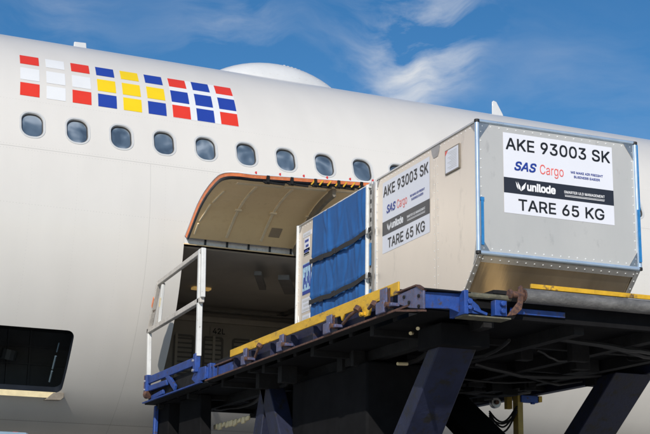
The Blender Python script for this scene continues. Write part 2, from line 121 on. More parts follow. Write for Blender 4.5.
def mat(name, col, rough=.5, metal=0.0, var=.08, scale=3.0, bump=0.0, bscale=40.0, col2=None, thr=.6, soft=.06,
        stretch=(1, 1, 1), coat=0.0, rvar=.1, spec=.5, dscale=None):
    m = bpy.data.materials.new(name); m.use_nodes = True
    nt = m.node_tree; N = nt.nodes; L = nt.links
    bs = N['Principled BSDF']
    tc = N.new('ShaderNodeTexCoord'); mp = N.new('ShaderNodeMapping'); mp.inputs['Scale'].default_value = stretch
    L.new(tc.outputs['Object'], mp.inputs['Vector'])
    nz = N.new('ShaderNodeTexNoise'); nz.inputs['Scale'].default_value = scale; nz.inputs['Detail'].default_value = 6
    nz.inputs['Roughness'].default_value = .62
    L.new(mp.outputs['Vector'], nz.inputs['Vector'])
    mx = N.new('ShaderNodeMix'); mx.data_type = 'RGBA'
    c1 = tuple(c*(1-var) for c in col) + (1,); c2 = tuple(min(1, c*(1+var)) for c in col) + (1,)
    mx.inputs['A'].default_value = c1; mx.inputs['B'].default_value = c2
    cr = N.new('ShaderNodeMapRange'); cr.inputs['From Min'].default_value = .3; cr.inputs['From Max'].default_value = .7
    L.new(nz.outputs['Fac'], cr.inputs['Value']); L.new(cr.outputs['Result'], mx.inputs['Factor'])
    out = mx.outputs['Result']
    if col2:
        n2 = N.new('ShaderNodeTexNoise'); n2.inputs['Scale'].default_value = dscale or scale*4; n2.inputs['Detail'].default_value = 8
        n2.inputs['Roughness'].default_value = .7
        L.new(mp.outputs['Vector'], n2.inputs['Vector'])
        r2 = N.new('ShaderNodeMapRange'); r2.inputs['From Min'].default_value = thr-soft; r2.inputs['From Max'].default_value = thr+soft
        L.new(n2.outputs['Fac'], r2.inputs['Value'])
        m2 = N.new('ShaderNodeMix'); m2.data_type = 'RGBA'; m2.inputs['B'].default_value = tuple(col2)+(1,)
        L.new(r2.outputs['Result'], m2.inputs['Factor']); L.new(out, m2.inputs['A']); out = m2.outputs['Result']
    L.new(out, bs.inputs['Base Color'])
    rr = N.new('ShaderNodeMapRange'); rr.inputs['To Min'].default_value = max(0.02, rough-rvar); rr.inputs['To Max'].default_value = min(1, rough+rvar)
    L.new(nz.outputs['Fac'], rr.inputs['Value']); L.new(rr.outputs['Result'], bs.inputs['Roughness'])
    bs.inputs['Metallic'].default_value = metal; bs.inputs['Coat Weight'].default_value = coat
    bs.inputs['Coat Roughness'].default_value = .08
    bs.inputs['Specular IOR Level'].default_value = spec
    if bump:
        nb = N.new('ShaderNodeTexNoise'); nb.inputs['Scale'].default_value = bscale; nb.inputs['Detail'].default_value = 3
        L.new(mp.outputs['Vector'], nb.inputs['Vector'])
        bp = N.new('ShaderNodeBump'); bp.inputs['Strength'].default_value = bump; bp.inputs['Distance'].default_value = .01
        L.new(nb.outputs['Fac'], bp.inputs['Height']); L.new(bp.outputs['Normal'], bs.inputs['Normal'])
    return m

RUST = (.16, .06, .025)
M = {}
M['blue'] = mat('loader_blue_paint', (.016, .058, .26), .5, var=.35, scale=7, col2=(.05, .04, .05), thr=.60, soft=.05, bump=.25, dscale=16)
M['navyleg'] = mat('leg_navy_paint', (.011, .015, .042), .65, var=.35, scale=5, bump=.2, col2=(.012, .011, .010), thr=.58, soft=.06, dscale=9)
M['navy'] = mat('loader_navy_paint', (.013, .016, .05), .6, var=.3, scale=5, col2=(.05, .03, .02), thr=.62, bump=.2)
M['steelblue'] = mat('worn_bracket_paint', (.09, .10, .19), .5, .1, var=.35, scale=12, col2=RUST, thr=.6, bump=.3)
M['yellow'] = mat('rail_yellow_paint', (.66, .38, .02), .55, var=.2, scale=8, col2=(.13, .08, .04), thr=.60, soft=.05, bump=.25, dscale=11, stretch=(1, .45, 1))
M['rust'] = mat('rusty_edge_steel', (.16, .08, .05), .8, .2, var=.5, scale=14, col2=(.07, .04, .04), thr=.5, bump=.15)
M['dark'] = mat('greasy_dark_steel', (.017, .017, .018), .75, .0, var=.4, scale=5, col2=(.018, .016, .014), thr=.66, bump=.3, spec=.15)
M['deck_shade'] = mat('deck_shade_black', (.010, .010, .011), .95, var=.3, scale=5, spec=.08)  # shade under the loader deck put into a near-black base colour
M['black'] = mat('black_rubber', (.014, .014, .015), .6, var=.3, scale=10)
M['roller'] = mat('roller_sleeve_grey', (.16, .155, .15), .55, .3, var=.35, scale=9, col2=(.33, .31, .27), thr=.68, bump=.35, stretch=(1, 2, 2))
M['white_tube'] = mat('chipped_white_rail_paint', (.68, .68, .66), .45, var=.1, scale=6, col2=(.20, .15, .11), thr=.66, soft=.03, bump=.15, dscale=22)
M['greytube'] = mat('dull_grey_rail_paint', (.52, .485, .44), .5, var=.2, scale=6, col2=(.16, .12, .09), thr=.62, soft=.04, bump=.2, dscale=18)
M['alu_front'] = mat('aluminium_front_sheet', (.68, .64, .585), .34, .42, var=.06, scale=1.3, bump=.6, bscale=1.8, rvar=.10, col2=(.50, .47, .43), thr=.66, soft=.08, dscale=7, stretch=(1, 1, .45))
M['alu_side'] = mat('aluminium_side_sheet', (.80, .71, .61), .32, .40, var=.05, scale=1.1, bump=.6, bscale=1.7, rvar=.10, col2=(.62, .55, .47), thr=.66, soft=.08, dscale=6, stretch=(1, 1, .45))  # warm light reflected from the surroundings is put into this base colour
M['alu_chamfer'] = mat('aluminium_chamfer_sheet', (.62, .53, .40), .24, .92, var=.2, scale=5, bump=.12, bscale=22, stretch=(1, .12, .12), rvar=.06)
M['alu_top'] = mat('aluminium_top_sheet', (.6, .6, .6), .4, .6, var=.06)
M['tube_alu'] = mat('bluish_edge_extrusion', (.50, .62, .76), .3, .5, var=.08, scale=8)
M['edge_alu'] = mat('plain_edge_extrusion', (.62, .62, .61), .32, .7, var=.1, scale=8)
M['gusset'] = mat('gusset_plate_alu', (.42, .415, .41), .35, .85, var=.15, scale=20, bump=.1)
M['rivet'] = mat('rivet_heads', (.88, .88, .86), .35, .3, var=.05)
M['film_blue'] = mat('blue_web_strap', (.02, .19, .47), .5, var=.15, scale=20)
M['sticker'] = mat('white_placard_film', (.75, .76, .82), .4, var=.02, scale=2, rvar=.05)
M['band'] = mat('charcoal_placard_band', (.022, .024, .034), .35, var=.1)
M['ink'] = mat('black_ink', (.012, .012, .014), .4, var=.05)
M['inkblue'] = mat('blue_ink', (.015, .045, .30), .4, var=.05)
M['inkred'] = mat('coral_ink', (.80, .12, .10), .4, var=.05)
M['inkwhite'] = mat('white_ink', (.85, .85, .87), .4, var=.02)
M['lightgrey'] = mat('card_grey', (.62, .62, .62), .4, var=.12, scale=30)
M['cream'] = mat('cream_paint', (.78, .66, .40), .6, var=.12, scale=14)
M['canvas'] = mat('blue_door_canvas', (.013, .10, .31), .7, var=.12, scale=5, bump=.15, bscale=260, coat=.0)
M['strap'] = mat('black_web_strap', (.022, .022, .024), .7, var=.2, scale=30, bump=.3, bscale=300)
M['red'] = mat('red_lamp_plastic', (.65, .03, .03), .3, var=.05)
M['orange'] = mat('orange_primer', (.86, .24, .09), .5, var=.18, scale=9, col2=(.75, .36, .24), thr=.6, bump=.2)
M['seal'] = mat('dark_door_seal', (.012, .016, .024), .45, var=.2)
M['lining'] = mat('beige_lining', (.95, .70, .39), .30, var=.05, scale=2.2, col2=(.86, .61, .32), thr=.62, soft=.12, bump=.1, bscale=6)
M['lining_rib'] = mat('beige_lining_rib', (.86, .70, .47), .4, var=.1, scale=6)
M['lining_patch'] = mat('brown_vent_patch', (.36, .27, .18), .6, var=.1, bump=.4, bscale=120)
M['ribdark'] = mat('frame_grey_green', (.22, .19, .15), .5, var=.25, scale=9, bump=.2)
M['hinge'] = mat('hinge_grey', (.74, .71, .68), .45, .2, var=.18, scale=12, col2=(.25, .2, .17), thr=.64, bump=.2)
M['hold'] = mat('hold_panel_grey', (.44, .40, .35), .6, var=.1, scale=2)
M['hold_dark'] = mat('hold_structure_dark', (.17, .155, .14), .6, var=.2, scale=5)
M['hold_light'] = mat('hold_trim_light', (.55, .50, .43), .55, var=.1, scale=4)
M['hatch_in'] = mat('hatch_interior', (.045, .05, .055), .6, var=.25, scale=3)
M['conduit'] = mat('bluish_conduit', (.12, .17, .21), .4, .2, var=.2, scale=20)
M['frame_w'] = mat('window_surround', (.60, .60, .59), .35, .1, var=.06, scale=10)
M['gasket'] = mat('window_gasket', (.06, .055, .05), .5, var=.2)
M['white'] = mat('white_marking', (.74, .745, .75), .4, var=.02, coat=.1)
M['mred'] = mat('red_marking', (.72, .045, .022), .35, var=.03, coat=.2)
M['mblue'] = mat('blue_marking', (.022, .055, .33), .35, var=.03, coat=.2)
M['myellow'] = mat('yellow_marking', (.86, .60, .008), .35, var=.03, coat=.2)
M['radome'] = mat('radome_white', (.62, .625, .63), .4, var=.04, scale=4, coat=.2)
M['cyl'] = mat('hydraulic_rod', (.25, .42, .50), .2, .9, var=.1)
M['carblue'] = mat('pale_blue_vehicle_paint', (.25, .42, .55), .35, var=.06, coat=.4)
M['oldyellow'] = mat('faded_yellow_post', (.42, .30, .06), .55, var=.2, scale=10, bump=.2)

def pane_mat():
    m = mat('cabin_window_pane', (.06, .085, .12), .12, var=.3, scale=3, rvar=.03)
    nt = m.node_tree; N = nt.nodes; L = nt.links; bs = N['Principled BSDF']
    oi = N.new('ShaderNodeObjectInfo'); tc = N.new('ShaderNodeTexCoord')
    ad = N.new('ShaderNodeVectorMath'); ad.operation = 'ADD'
    cx = N.new('ShaderNodeVectorMath'); cx.operation = 'SCALE'; cx.inputs['Scale'].default_value = 37.0
    L.new(oi.outputs['Location'], cx.inputs[0])
    L.new(tc.outputs['Object'], ad.inputs[0]); L.new(cx.outputs['Vector'], ad.inputs[1])
    nz = N.new('ShaderNodeTexNoise'); nz.inputs['Scale'].default_value = 5.0; nz.inputs['Detail'].default_value = 1.5; nz.inputs['Roughness'].default_value = .45
    nz.inputs['Distortion'].default_value = .5
    L.new(ad.outputs['Vector'], nz.inputs['Vector'])
    cr = N.new('ShaderNodeValToRGB'); e = cr.color_ramp.elements
    e[0].position = .34; e[0].color = (.055, .08, .115, 1); e[1].position = .66; e[1].color = (.27, .32, .38, 1)
    k = e.new(.50); k.color = (.10, .14, .19, 1)
    L.new(nz.outputs['Fac'], cr.inputs['Fac']); L.new(cr.outputs['Color'], bs.inputs['Base Color'])
    bs.inputs['Coat Weight'].default_value = 1; bs.inputs['Coat Roughness'].default_value = .02
    return m
M['pane'] = pane_mat()

def fuselage_mat():
    m = bpy.data.materials.new('fuselage_paint'); m.use_nodes = True
    nt = m.node_tree; N = nt.nodes; L = nt.links; bs = N['Principled BSDF']
    tc = N.new('ShaderNodeTexCoord'); sx = N.new('ShaderNodeSeparateXYZ'); L.new(tc.outputs['Object'], sx.inputs[0])
    def math_(op, a, b=None, c=None):
        n = N.new('ShaderNodeMath'); n.operation = op
        for i, x in enumerate((a, b, c)):
            if x is None: continue
            if isinstance(x, (int, float)): n.inputs[i].default_value = x
            else: L.new(x, n.inputs[i])
        return n.outputs[0]
    ny = math_('MULTIPLY', sx.outputs['Y'], -1.0)
    ang = math_('ARCTAN2', sx.outputs['Z'], ny)
    arc = math_('MULTIPLY', ang, R)
    s = sx.outputs['X']
    def line(coord, pos, w, amt):
        d = math_('ABSOLUTE', math_('SUBTRACT', coord, pos)); k = math_('LESS_THAN', d, w)
        return math_('MULTIPLY', k, amt)
    tot = None
    # lap joints along the hull and butt joints round it
    for a_, w, amt in ((13.0, .004, .30), (62.0, .004, .22), (-57.5, .006, .35), (-66, .05, .12)):
        l = line(arc, math.radians(a_)*R, w, amt); tot = l if tot is None else math_('MAXIMUM', tot, l)
    below = math_('LESS_THAN', arc, math.radians(13)*R)
    for p_, w, amt in ((-1.38, .003, .24), (3.0, .003, .2), (8.2, .003, .2), (-6.5, .003, .2)):
        l = math_('MULTIPLY', line(s, p_, w, amt), below); tot = math_('MAXIMUM', tot, l)
    for a_ in (12.4, 13.6, 61.4, -57.0, -1.0, 27.0):
        dd = math_('POWER', math_('SUBTRACT', arc, math.radians(a_)*R), 2.0)
        uu = math_('SUBTRACT', math_('FRACT', math_('MULTIPLY', s, 28.0)), .5); uu = math_('POWER', math_('DIVIDE', uu, 28.0), 2.0)
        tot = math_('MAXIMUM', tot, math_('MULTIPLY', math_('LESS_THAN', math_('ADD', dd, uu), .0055**2), .16))
    for off_ in (.0, ):
        q = math_('SUBTRACT', math_('FRACT', math_('MULTIPLY', math_('ADD', s, 2.794+.2667), 1/.5334)), .5); q = math_('POWER', math_('MULTIPLY', q, .5334), 2.0)
        uu = math_('SUBTRACT', math_('FRACT', math_('MULTIPLY', arc, 25.0)), .5); uu = math_('POWER', math_('DIVIDE', uu, 25.0), 2.0)
        tot = math_('MAXIMUM', tot, math_('MULTIPLY', math_('MULTIPLY', math_('LESS_THAN', math_('ADD', q, uu), .005**2), .10), below))
    # broad grime
    cb = N.new('ShaderNodeCombineXYZ'); L.new(s, cb.inputs[0]); L.new(arc, cb.inputs[1])
    n1 = N.new('ShaderNodeTexNoise'); n1.inputs['Scale'].default_value = .8; n1.inputs['Detail'].default_value = 7; n1.inputs['Roughness'].default_value = .6
    L.new(cb.outputs[0], n1.inputs['Vector'])
    mp = N.new('ShaderNodeMapping'); mp.inputs['Scale'].default_value = (3, .8, 1); L.new(cb.outputs[0], mp.inputs['Vector'])
    n2 = N.new('ShaderNodeTexNoise'); n2.inputs['Scale'].default_value = 1.0; n2.inputs['Detail'].default_value = 5
    L.new(mp.outputs[0], n2.inputs['Vector'])
    g = math_('MULTIPLY', math_('ADD', n1.outputs['Fac'], n2.outputs['Fac']), .5)
    mr = N.new('ShaderNodeMapRange'); mr.inputs['From Min'].default_value = .40; mr.inputs['From Max'].default_value = .66
    mr.inputs['To Min'].default_value = 0; mr.inputs['To Max'].default_value = .07; L.new(g, mr.inputs['Value'])
    tot = math_('ADD', tot, mr.outputs['Result'])
    # belly colour darkens towards the bottom
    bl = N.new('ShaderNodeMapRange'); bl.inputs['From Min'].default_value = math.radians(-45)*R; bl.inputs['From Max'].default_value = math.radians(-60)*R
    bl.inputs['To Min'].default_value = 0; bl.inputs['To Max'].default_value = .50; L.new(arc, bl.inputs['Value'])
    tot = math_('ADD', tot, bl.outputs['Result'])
    mx = N.new('ShaderNodeMix'); mx.data_type = 'RGBA'
    mx.inputs['A'].default_value = (.70, .67, .625, 1); mx.inputs['B'].default_value = (.16, .145, .13, 1)
    L.new(tot, mx.inputs['Factor']); L.new(mx.outputs['Result'], bs.inputs['Base Color'])
    bs.inputs['Roughness'].default_value = .38; bs.inputs['Coat Weight'].default_value = .35; bs.inputs['Coat Roughness'].default_value = .12
    n3 = N.new('ShaderNodeTexNoise'); n3.inputs['Scale'].default_value = 1.6; n3.inputs['Detail'].default_value = 2; L.new(cb.outputs[0], n3.inputs['Vector'])
    bp = N.new('ShaderNodeBump'); bp.inputs['Strength'].default_value = .12; bp.inputs['Distance'].default_value = .02
    L.new(n3.outputs['Fac'], bp.inputs['Height']); L.new(bp.outputs['Normal'], bs.inputs['Normal'])
    return m
M['fus'] = fuselage_mat()

# ---------------------------------------------------------------- lettering
GL = json.loads(GLYPHS)
GC = {}
def glyph(ch):
    # filled outline of one letter: contours flattened, triangulated, kept where the winding number is not zero
    if ch in GC: return GC[ch]
    w, sps = GL[ch]; loops = []
    for sp in sps:
        n = len(sp)//6; pts = []
        for i in range(n):
            j = (i+1) % n
            p0 = Vector(sp[i*6+2:i*6+4]); p1 = Vector(sp[i*6+4:i*6+6]); p2 = Vector(sp[j*6:j*6+2]); p3 = Vector(sp[j*6+2:j*6+4])
            straight = abs((p1-p0).cross(p3-p0)) < 30 and abs((p2-p0).cross(p3-p0)) < 30
            m = 1 if straight else 4
            for k in range(m):
                t = k/m; q = p0*(1-t)**3+p1*3*t*(1-t)**2+p2*3*t*t*(1-t)+p3*t**3
                q = q/1000
                if not pts or (q-pts[-1]).length > 1e-4: pts.append(q)
        loops.append(pts)
    vs = []; es = []
    for l in loops:
        n0 = len(vs); vs += l; es += [(n0+i, n0+(i+1) % len(l)) for i in range(len(l))]
    ov, oe, of, *_ = delaunay_2d_cdt(vs, es, [], 0, 1e-6)
    fs = []
    for f in of:
        c = sum((ov[i] for i in f), Vector((0, 0)))/len(f); wn = 0
        for l in loops:
            for i in range(len(l)):
                p, q = l[i-1], l[i]
                if (p.y <= c.y) != (q.y <= c.y):
                    x = p.x+(q.x-p.x)*(c.y-p.y)/(q.y-p.y)
                    if x > c.x: wn += 1 if q.y > p.y else -1
        if wn: fs.append(tuple(f))
    GC[ch] = (w/1000, [tuple(v) for v in ov], fs)
    return GC[ch]
def text2d(s, shear=0.0, track=0.0):
    v = []; f = []; x = 0
    for ch in s:
        if ch == ' ': x += .2; continue
        w, gv, gf = glyph(ch); n = len(v)
        v += [(a+x+b*shear, b) for a, b in gv]; f += [tuple(i+n for i in q) for q in gf]
        x += w+track/1000
    used = {i for q in f for i in q}
    x0 = min(v[i][0] for i in used); x1 = max(v[i][0] for i in used); y0 = min(v[i][1] for i in used); y1 = max(v[i][1] for i in used)
    return [((a-x0)/(x1-x0), (b-y0)/(y1-y0)) for a, b in v], f

LIFT = Vector((0, 0, 0))
def text_on(mb, s, rect, frame, **k):
    # rect = (u0,u1,v0,v1) of the ink in metres, frame(u,v) -> 3D
    bold = k.pop('bold', 0)
    v, f = text2d(s, **k); u0, u1, v0, v1 = rect; e = bold*(v1-v0)*.9
    for i, (dx, dy) in enumerate(((-1, -1), (1, -1), (1, 1), (-1, 1)) if bold else ((0, 0),)):
        mb.add([Vector(frame(u0+e+(u1-u0-2*e)*a+dx*e, v0+e+(v1-v0-2*e)*b+dy*e))+LIFT*(i*.0003) for a, b in v], f)

# ---------------------------------------------------------------- ground and world
g = MB().grid(lambda x, y: (x, y, -4.5), lin(-400, 400, 5), lin(-300, 500, 5))
mg = mat('apron_concrete', (.54, .50, .435), .85, var=.12, scale=.35, col2=(.42, .385, .335), thr=.62, soft=.1, bump=.3, bscale=30)
tag(g.build('ground', mg, fix=False), kind='structure')

# ---------------------------------------------------------------- airliner
YAW = .0361
plane = empty('passenger_airplane', (0, 8.5953, .375), YAW)
tag(plane, 'white wide-body passenger jet with coloured squares over its window row and an open cargo door', 'airplane')
def cyl(s, deg, r=R):
    a = math.radians(deg); return Vector((s, -r*math.cos(a), r*math.sin(a)))
def rrect(cx, cy, w, h, r, n=5):
    pts = []
    for sx, sy, a0 in ((1, 1, 0), (-1, 1, 90), (-1, -1, 180), (1, -1, 270)):
        for i in range(n+1):
            a = math.radians(a0+90*i/n); pts.append((cx+sx*(w/2-r)+r*math.cos(a), cy+sy*(h/2-r)+r*math.sin(a)))
    return pts
A2 = lambda d: math.radians(d)*R
WANG = math.degrees(math.asin(.9507/R)); WS0 = -2.794; WP = .5334
wins = [WS0+WP*k for k in range(-20, 40)]
WT = A2(WANG)
holes = [rrect(s, WT, .285, .37, .12) for s in wins]
CS0, CS1, CA0, CA1 = -.94, 1.78, -44.6, -4.2
cargo_hole = rrect((CS0+CS1)/2, (A2(CA0)+A2(CA1))/2, CS1-CS0, A2(CA1)-A2(CA0), .10, 5)
HS0, HS1, HA0, HA1 = -3.25, -2.1, -47.2, -29.8
hatch_hole = rrect((HS0+HS1)/2, (A2(HA0)+A2(HA1))/2, HS1-HS0, A2(HA1)-A2(HA0), .085, 6)
holes += [cargo_hole, hatch_hole]
def inside(p, poly):
    c = False; n = len(poly); x, y = p
    for i in range(n):
        x1, y1 = poly[i]; x2, y2 = poly[i-1]
        if (y1 > y) != (y2 > y) and x < (x2-x1)*(y-y1)/(y2-y1)+x1: c = not c
    return c
def near(p, poly, d):
    xs = [q[0] for q in poly]; ys = [q[1] for q in poly]
    return min(xs)-d < p[0] < max(xs)+d and min(ys)-d < p[1] < max(ys)+d
def cdt_skin(s0, s1, a0, a1, hs, ds, da):
    vs = []; es = []
    ns = int(round((s1-s0)/ds)); na = int(round((a1-a0)/da))
    for i in range(ns+1):
        for j in range(na+1):
            p = (s0+(s1-s0)*i/ns, A2(a0+(a1-a0)*j/na))
            if any(near(p, h, .02) and (inside(p, h) or near(p, h, .0)) for h in hs): continue
            vs.append(Vector(p))
    for h in hs:
        # subdivide long edges so they follow the curvature
        pts = []
        for i in range(len(h)):
            a = Vector(h[i]); b = Vector(h[(i+1) % len(h)]); k = max(1, int((b-a).length/.12))
            for t in range(k): pts.append(a+(b-a)*t/k)
        n0 = len(vs); vs += pts; es += [(n0+i, n0+(i+1) % len(pts)) for i in range(len(pts))]
    ov, oe, of, *_ = delaunay_2d_cdt(vs, es, [], 0, 1e-5)
    fs = []
    for f in of:
        c = sum((ov[i] for i in f), Vector((0, 0)))/len(f)
        if any(near(c, h, 0) and inside(c, h) for h in hs): continue
        fs.append(tuple(f))
    return ov, fs
ov, fs = cdt_skin(-16, 28, -180, 180, holes, .4, 3.0)
me = bpy.data.meshes.new('fuselage')
vv = [cyl(p.x, math.degrees(p.y/R)) for p in ov]
me.from_pydata([tuple(v) for v in vv], [], fs)
bm = bmesh.new(); bm.from_mesh(me); bmesh.ops.remove_doubles(bm, verts=bm.verts, dist=1e-4)
for f in bm.faces:
    c = f.calc_center_median(); nn = f.normal
    if nn.dot(Vector((0, c.y, c.z))) < 0: f.normal_flip()
bm.to_mesh(me); bm.free()
me.materials.append(M['fus'])
me.polygons.foreach_set('use_smooth', [True]*len(me.polygons))
me.normals_split_custom_set_from_vertices([tuple(Vector((0, v.co.y, v.co.z)).normalized()) for v in me.vertices])
fus = bpy.data.objects.new('fuselage', me); COL.objects.link(fus); fus.parent = plane
# rounded ends beyond the picture
mb = MB()
def endcap(s, sgn, L_):
    ts = lin(0, 1, 10)
    mb.grid(lambda a, t: cyl(s+sgn*L_*math.sin(t*PI/2), a, R*max(.02, math.cos(t*PI/2)**.6)), lin(-180, 180, 61), ts)
endcap(-16, -1, 7); endcap(28, 1, 9)
mb.build('fuselage_end', M['fus'], plane, smooth=True)

# cabin windows
def ring(mb, w0, h0, r0, d0, w1, h1, r1, d1, n=6, t0=WT):
    a = rrect(0, 0, w0, h0, r0, n); b = rrect(0, 0, w1, h1, r1, n); m = len(a)
    vs = [cyl(p[0], math.degrees((t0+p[1])/R), R+d0) for p in a] + [cyl(p[0], math.degrees((t0+p[1])/R), R+d1) for p in b]
    mb.add(vs, [(i, (i+1) % m, m+(i+1) % m, m+i) for i in range(m)])
fm = MB(); ring(fm, .308, .392, .135, .0005, .300, .384, .131, .005); ring(fm, .300, .384, .131, .005, .262, .342, .112, .004)
ring(fm, .262, .342, .112, .004, .250, .330, .106, -.012)
gm = MB(); ring(gm, .250, .330, .106, -.012, .240, .320, .102, -.014); ring(gm, .240, .320, .102, -.014, .232, .312, .098, -.034)
pm = MB(); pr = rrect(0, 0, .232, .312, .098, 6)
pm.add([cyl(p[0], math.degrees((WT+p[1])/R), R-.034) for p in pr]+[cyl(0, WANG, R-.028)], [(i, (i+1) % len(pr), len(pr)) for i in range(len(pr))])
w0 = fm.build('window', M['frame_w'], plane, smooth=True); g0 = gm.build('gasket', M['gasket'], w0, smooth=True); p0 = pm.build('pane', M['pane'], w0, smooth=True)
first = True
for s in wins:
    if not (-6 < s < 10.5): 
        pass
    if first: w = w0; first = False
    else:
        w = w0.copy(); COL.objects.link(w)
        for ch in (g0, p0):
            c = ch.copy(); COL.objects.link(c); c.parent = w
    w.location = (s, 0, 0); w['group'] = 'cabin windows in a row'
SHADE = {}

# coloured squares
colmap = {'R': 'mred', 'W': 'white', 'B': 'mblue', 'Y': 'myellow'}
flags = [['RWR', 'WWW', 'RWR'], ['BYB', 'YYY', 'BYB'], ['RBR', 'BBB', 'RBR']]
rows = [(46.3, 41.7), (39.8, 34.6), (33.4, 28.6)]
def patch(mb, s0, s1, a1, a0, r, sh=.012, n=9):
    k = lambda a: (a-46)*(.055/18)
    mb.grid(lambda s, a: cyl(s+k(a), a, r), lin(s0, s1, 3), lin(a0, a1, n))
for fi, fl in enumerate(flags):
    base = -2.88+fi*3*.3155
    grp = ['squares of the red and white marking', 'squares of the blue and yellow marking', 'squares of the red and blue marking'][fi]
    if fi == 2:
        m3 = MB(); patch(m3, base-.004, base+2*.3155+.236, rows[0][0]+.1, rows[2][1]-.1, R+.0013, n=33); m3.build('marking_ground', M['white'], plane, smooth=True)
    for c in range(3):
        for r_ in range(3):
            a1, a0 = rows[r_]; s0 = base+c*.3155; m3 = MB(); patch(m3, s0, s0+.232, a1, a0, R+.0024)
            m3.build('marking_square', M[colmap[fl[r_][c]]], plane, smooth=True)['group'] = grp

# satellite dome and blade antennas on the crown
mb = MB()
SCX, SCL, SCH = 1.22, 1.10, .40
def dome_pt(u, t):
    # u along, t around cross-section
    x = u
    h = SCH*max(0, 1-x*x)**.8; wv = .55*max(0, 1-x*x)**.45
    y = -wv*math.cos(t); z = R-.09*0 + h*math.sin(t)**.9 - (1-math.sin(t))*.06 - .01
    return (SCX+SCL*x, y, z)
mb.grid(dome_pt, [math.sin(a) for a in lin(-PI/2, PI/2, 25)], lin(0, PI, 17))
dm = mb.build('satellite_dome', M['radome'], plane, smooth=True)
rv = MB()
for k in range(-8, 9):
    for tt in (.30, .55):
        p = dome_pt(k/9.5, tt); rv.dome(p, (0, -1, .4), .006, .001)
for k in range(7):
    p = dome_pt(.1+k*.055, 1.2); rv.box((p[0]-.012, p[1]-.006, p[2]-.006), (p[0]+.018, p[1]+.004, p[2]+.006))
rv.build('dome_fasteners', M['hinge'], dm)
mb = MB()
prof = [(5.03, R-.02), (5.26, R-.02), (5.235, R+.22), (5.115, R+.42), (5.06, R+.435), (5.035, R+.41)]
mb.prism([(a, b) for a, b in prof], 1, -.012, .012)
mb.build('blade_antenna', M['radome'], plane, bevel=.008)
mb = MB(); mb.prism([(-1.80, R-.02), (-1.58, R-.02), (-1.62, R+.275), (-1.79, R+.265)], 1, -.02, .02)
mb.build('blade_antenna', M['radome'], plane, bevel=.008)

# jambs of cargo opening and hatch
def jamb(hole, depth, name, m, par=plane):
    mb = MB(); pts = []
    for i in range(len(hole)):
        a = Vector(hole[i]); b = Vector(hole[(i+1) % len(hole)]); k = max(1, int((b-a).length/.12))
        for t in range(k): pts.append(a+(b-a)*t/k)
    n = len(pts)
    vs = [cyl(p.x, math.degrees(p.y/R), R) for p in pts]+[cyl(p.x, math.degrees(p.y/R), R-depth) for p in pts]
    mb.add(vs, [(i, (i+1) % n, n+(i+1) % n, n+i) for i in range(n)])
    return mb.build(name, m, par, smooth=True)
jamb(cargo_hole, .13, 'door_jamb', M['seal'])
jamb(hatch_hole, .10, 'hatch_jamb', M['seal'])

# cargo hold interior (local coordinates)
hold = MB()
X0, X1, Yn, Yf, Z0, Z1 = -1.15, 7.0, -2.62, 1.62, -2.04, -.33
hold.add([(X0, Yf, Z0), (X1, Yf, Z0), (X1, Yf, Z1), (X0, Yf, Z1)], [(0, 1, 2, 3)])
hold.add([(X0, -1.9, Z0), (X0, Yf, Z0), (X0, Yf, Z1), (X0, -2.72, Z1), (X0, -2.4, -1.3)], [(0, 1, 2, 3, 4)])
hold.add([(X1, -1.9, Z0), (X1, Yf, Z0), (X1, Yf, Z1), (X1, -2.7, Z1)], [(0, 1, 2, 3)])
hold.add([(X0, -1.9, Z0), (X1, -1.9, Z0), (X1, Yf, Z0), (X0, Yf, Z0)], [(0, 1, 2, 3)])
ho = hold.build('cargo_hold', M['hold'], plane, fix=False)
c_ = MB(); c_.box((X0, -2.68, Z1), (X1, Yf, Z1+.02)); c_.build('ceiling_panel', M['hold'], ho)
tr = MB()
tr.box((X0, Yf-.08, Z1-.14), (X1, Yf-.003, Z1-.06))
for x in lin(-.2, 5.8, 11): tr.box((x-.02, Yf-.03, Z0), (x+.02, Yf-.003, Z1-.34))
tr.each('wall_trim', M['hold_light'], ho)
dk = MB()
for x in (1.9, 2.9): dk.box((x-.04, -2.3, Z1-.05), (x+.04, 1.2, Z1-.003))
for y in (.9,): dk.box((X0, y-.06, Z1-.1), (X1, y+.06, Z1-.082))
dk.bar((.2, -2.3, Z1-.14), (.62, -1.4, Z1-.14), .09, .05); dk.bar((.55, -2.3, Z1-.16), (1.05, -1.3, Z1-.14), .14, .06)
dk.each('ceiling_beam', M['hold_dark'], ho)
for k in range(7):
    x = .52+k*.47
    lv = MB(); pts = rrect(x, -.99, .33, .62, .05, 4)
    n = len(pts); inn = rrect(x, -.99, .27, .56, .035, 4)
    y = Yf-.02
    lv.add([(a, y, b) for a, b in pts]+[(a, y, b) for a, b in inn]+[(a, y+.015, b) for a, b in inn],
           [(i, (i+1) % n, n+(i+1) % n, n+i) for i in range(n)]+[(n+i, n+(i+1) % n, 2*n+(i+1) % n, 2*n+i) for i in range(n)])
    for z in lin(-1.24, -.74, 8): lv.bar((x-.13, y+.004, z), (x+.13, y+.004, z), .012, .022)
    lv.build('vent_panel', M['hold_dark'], ho)
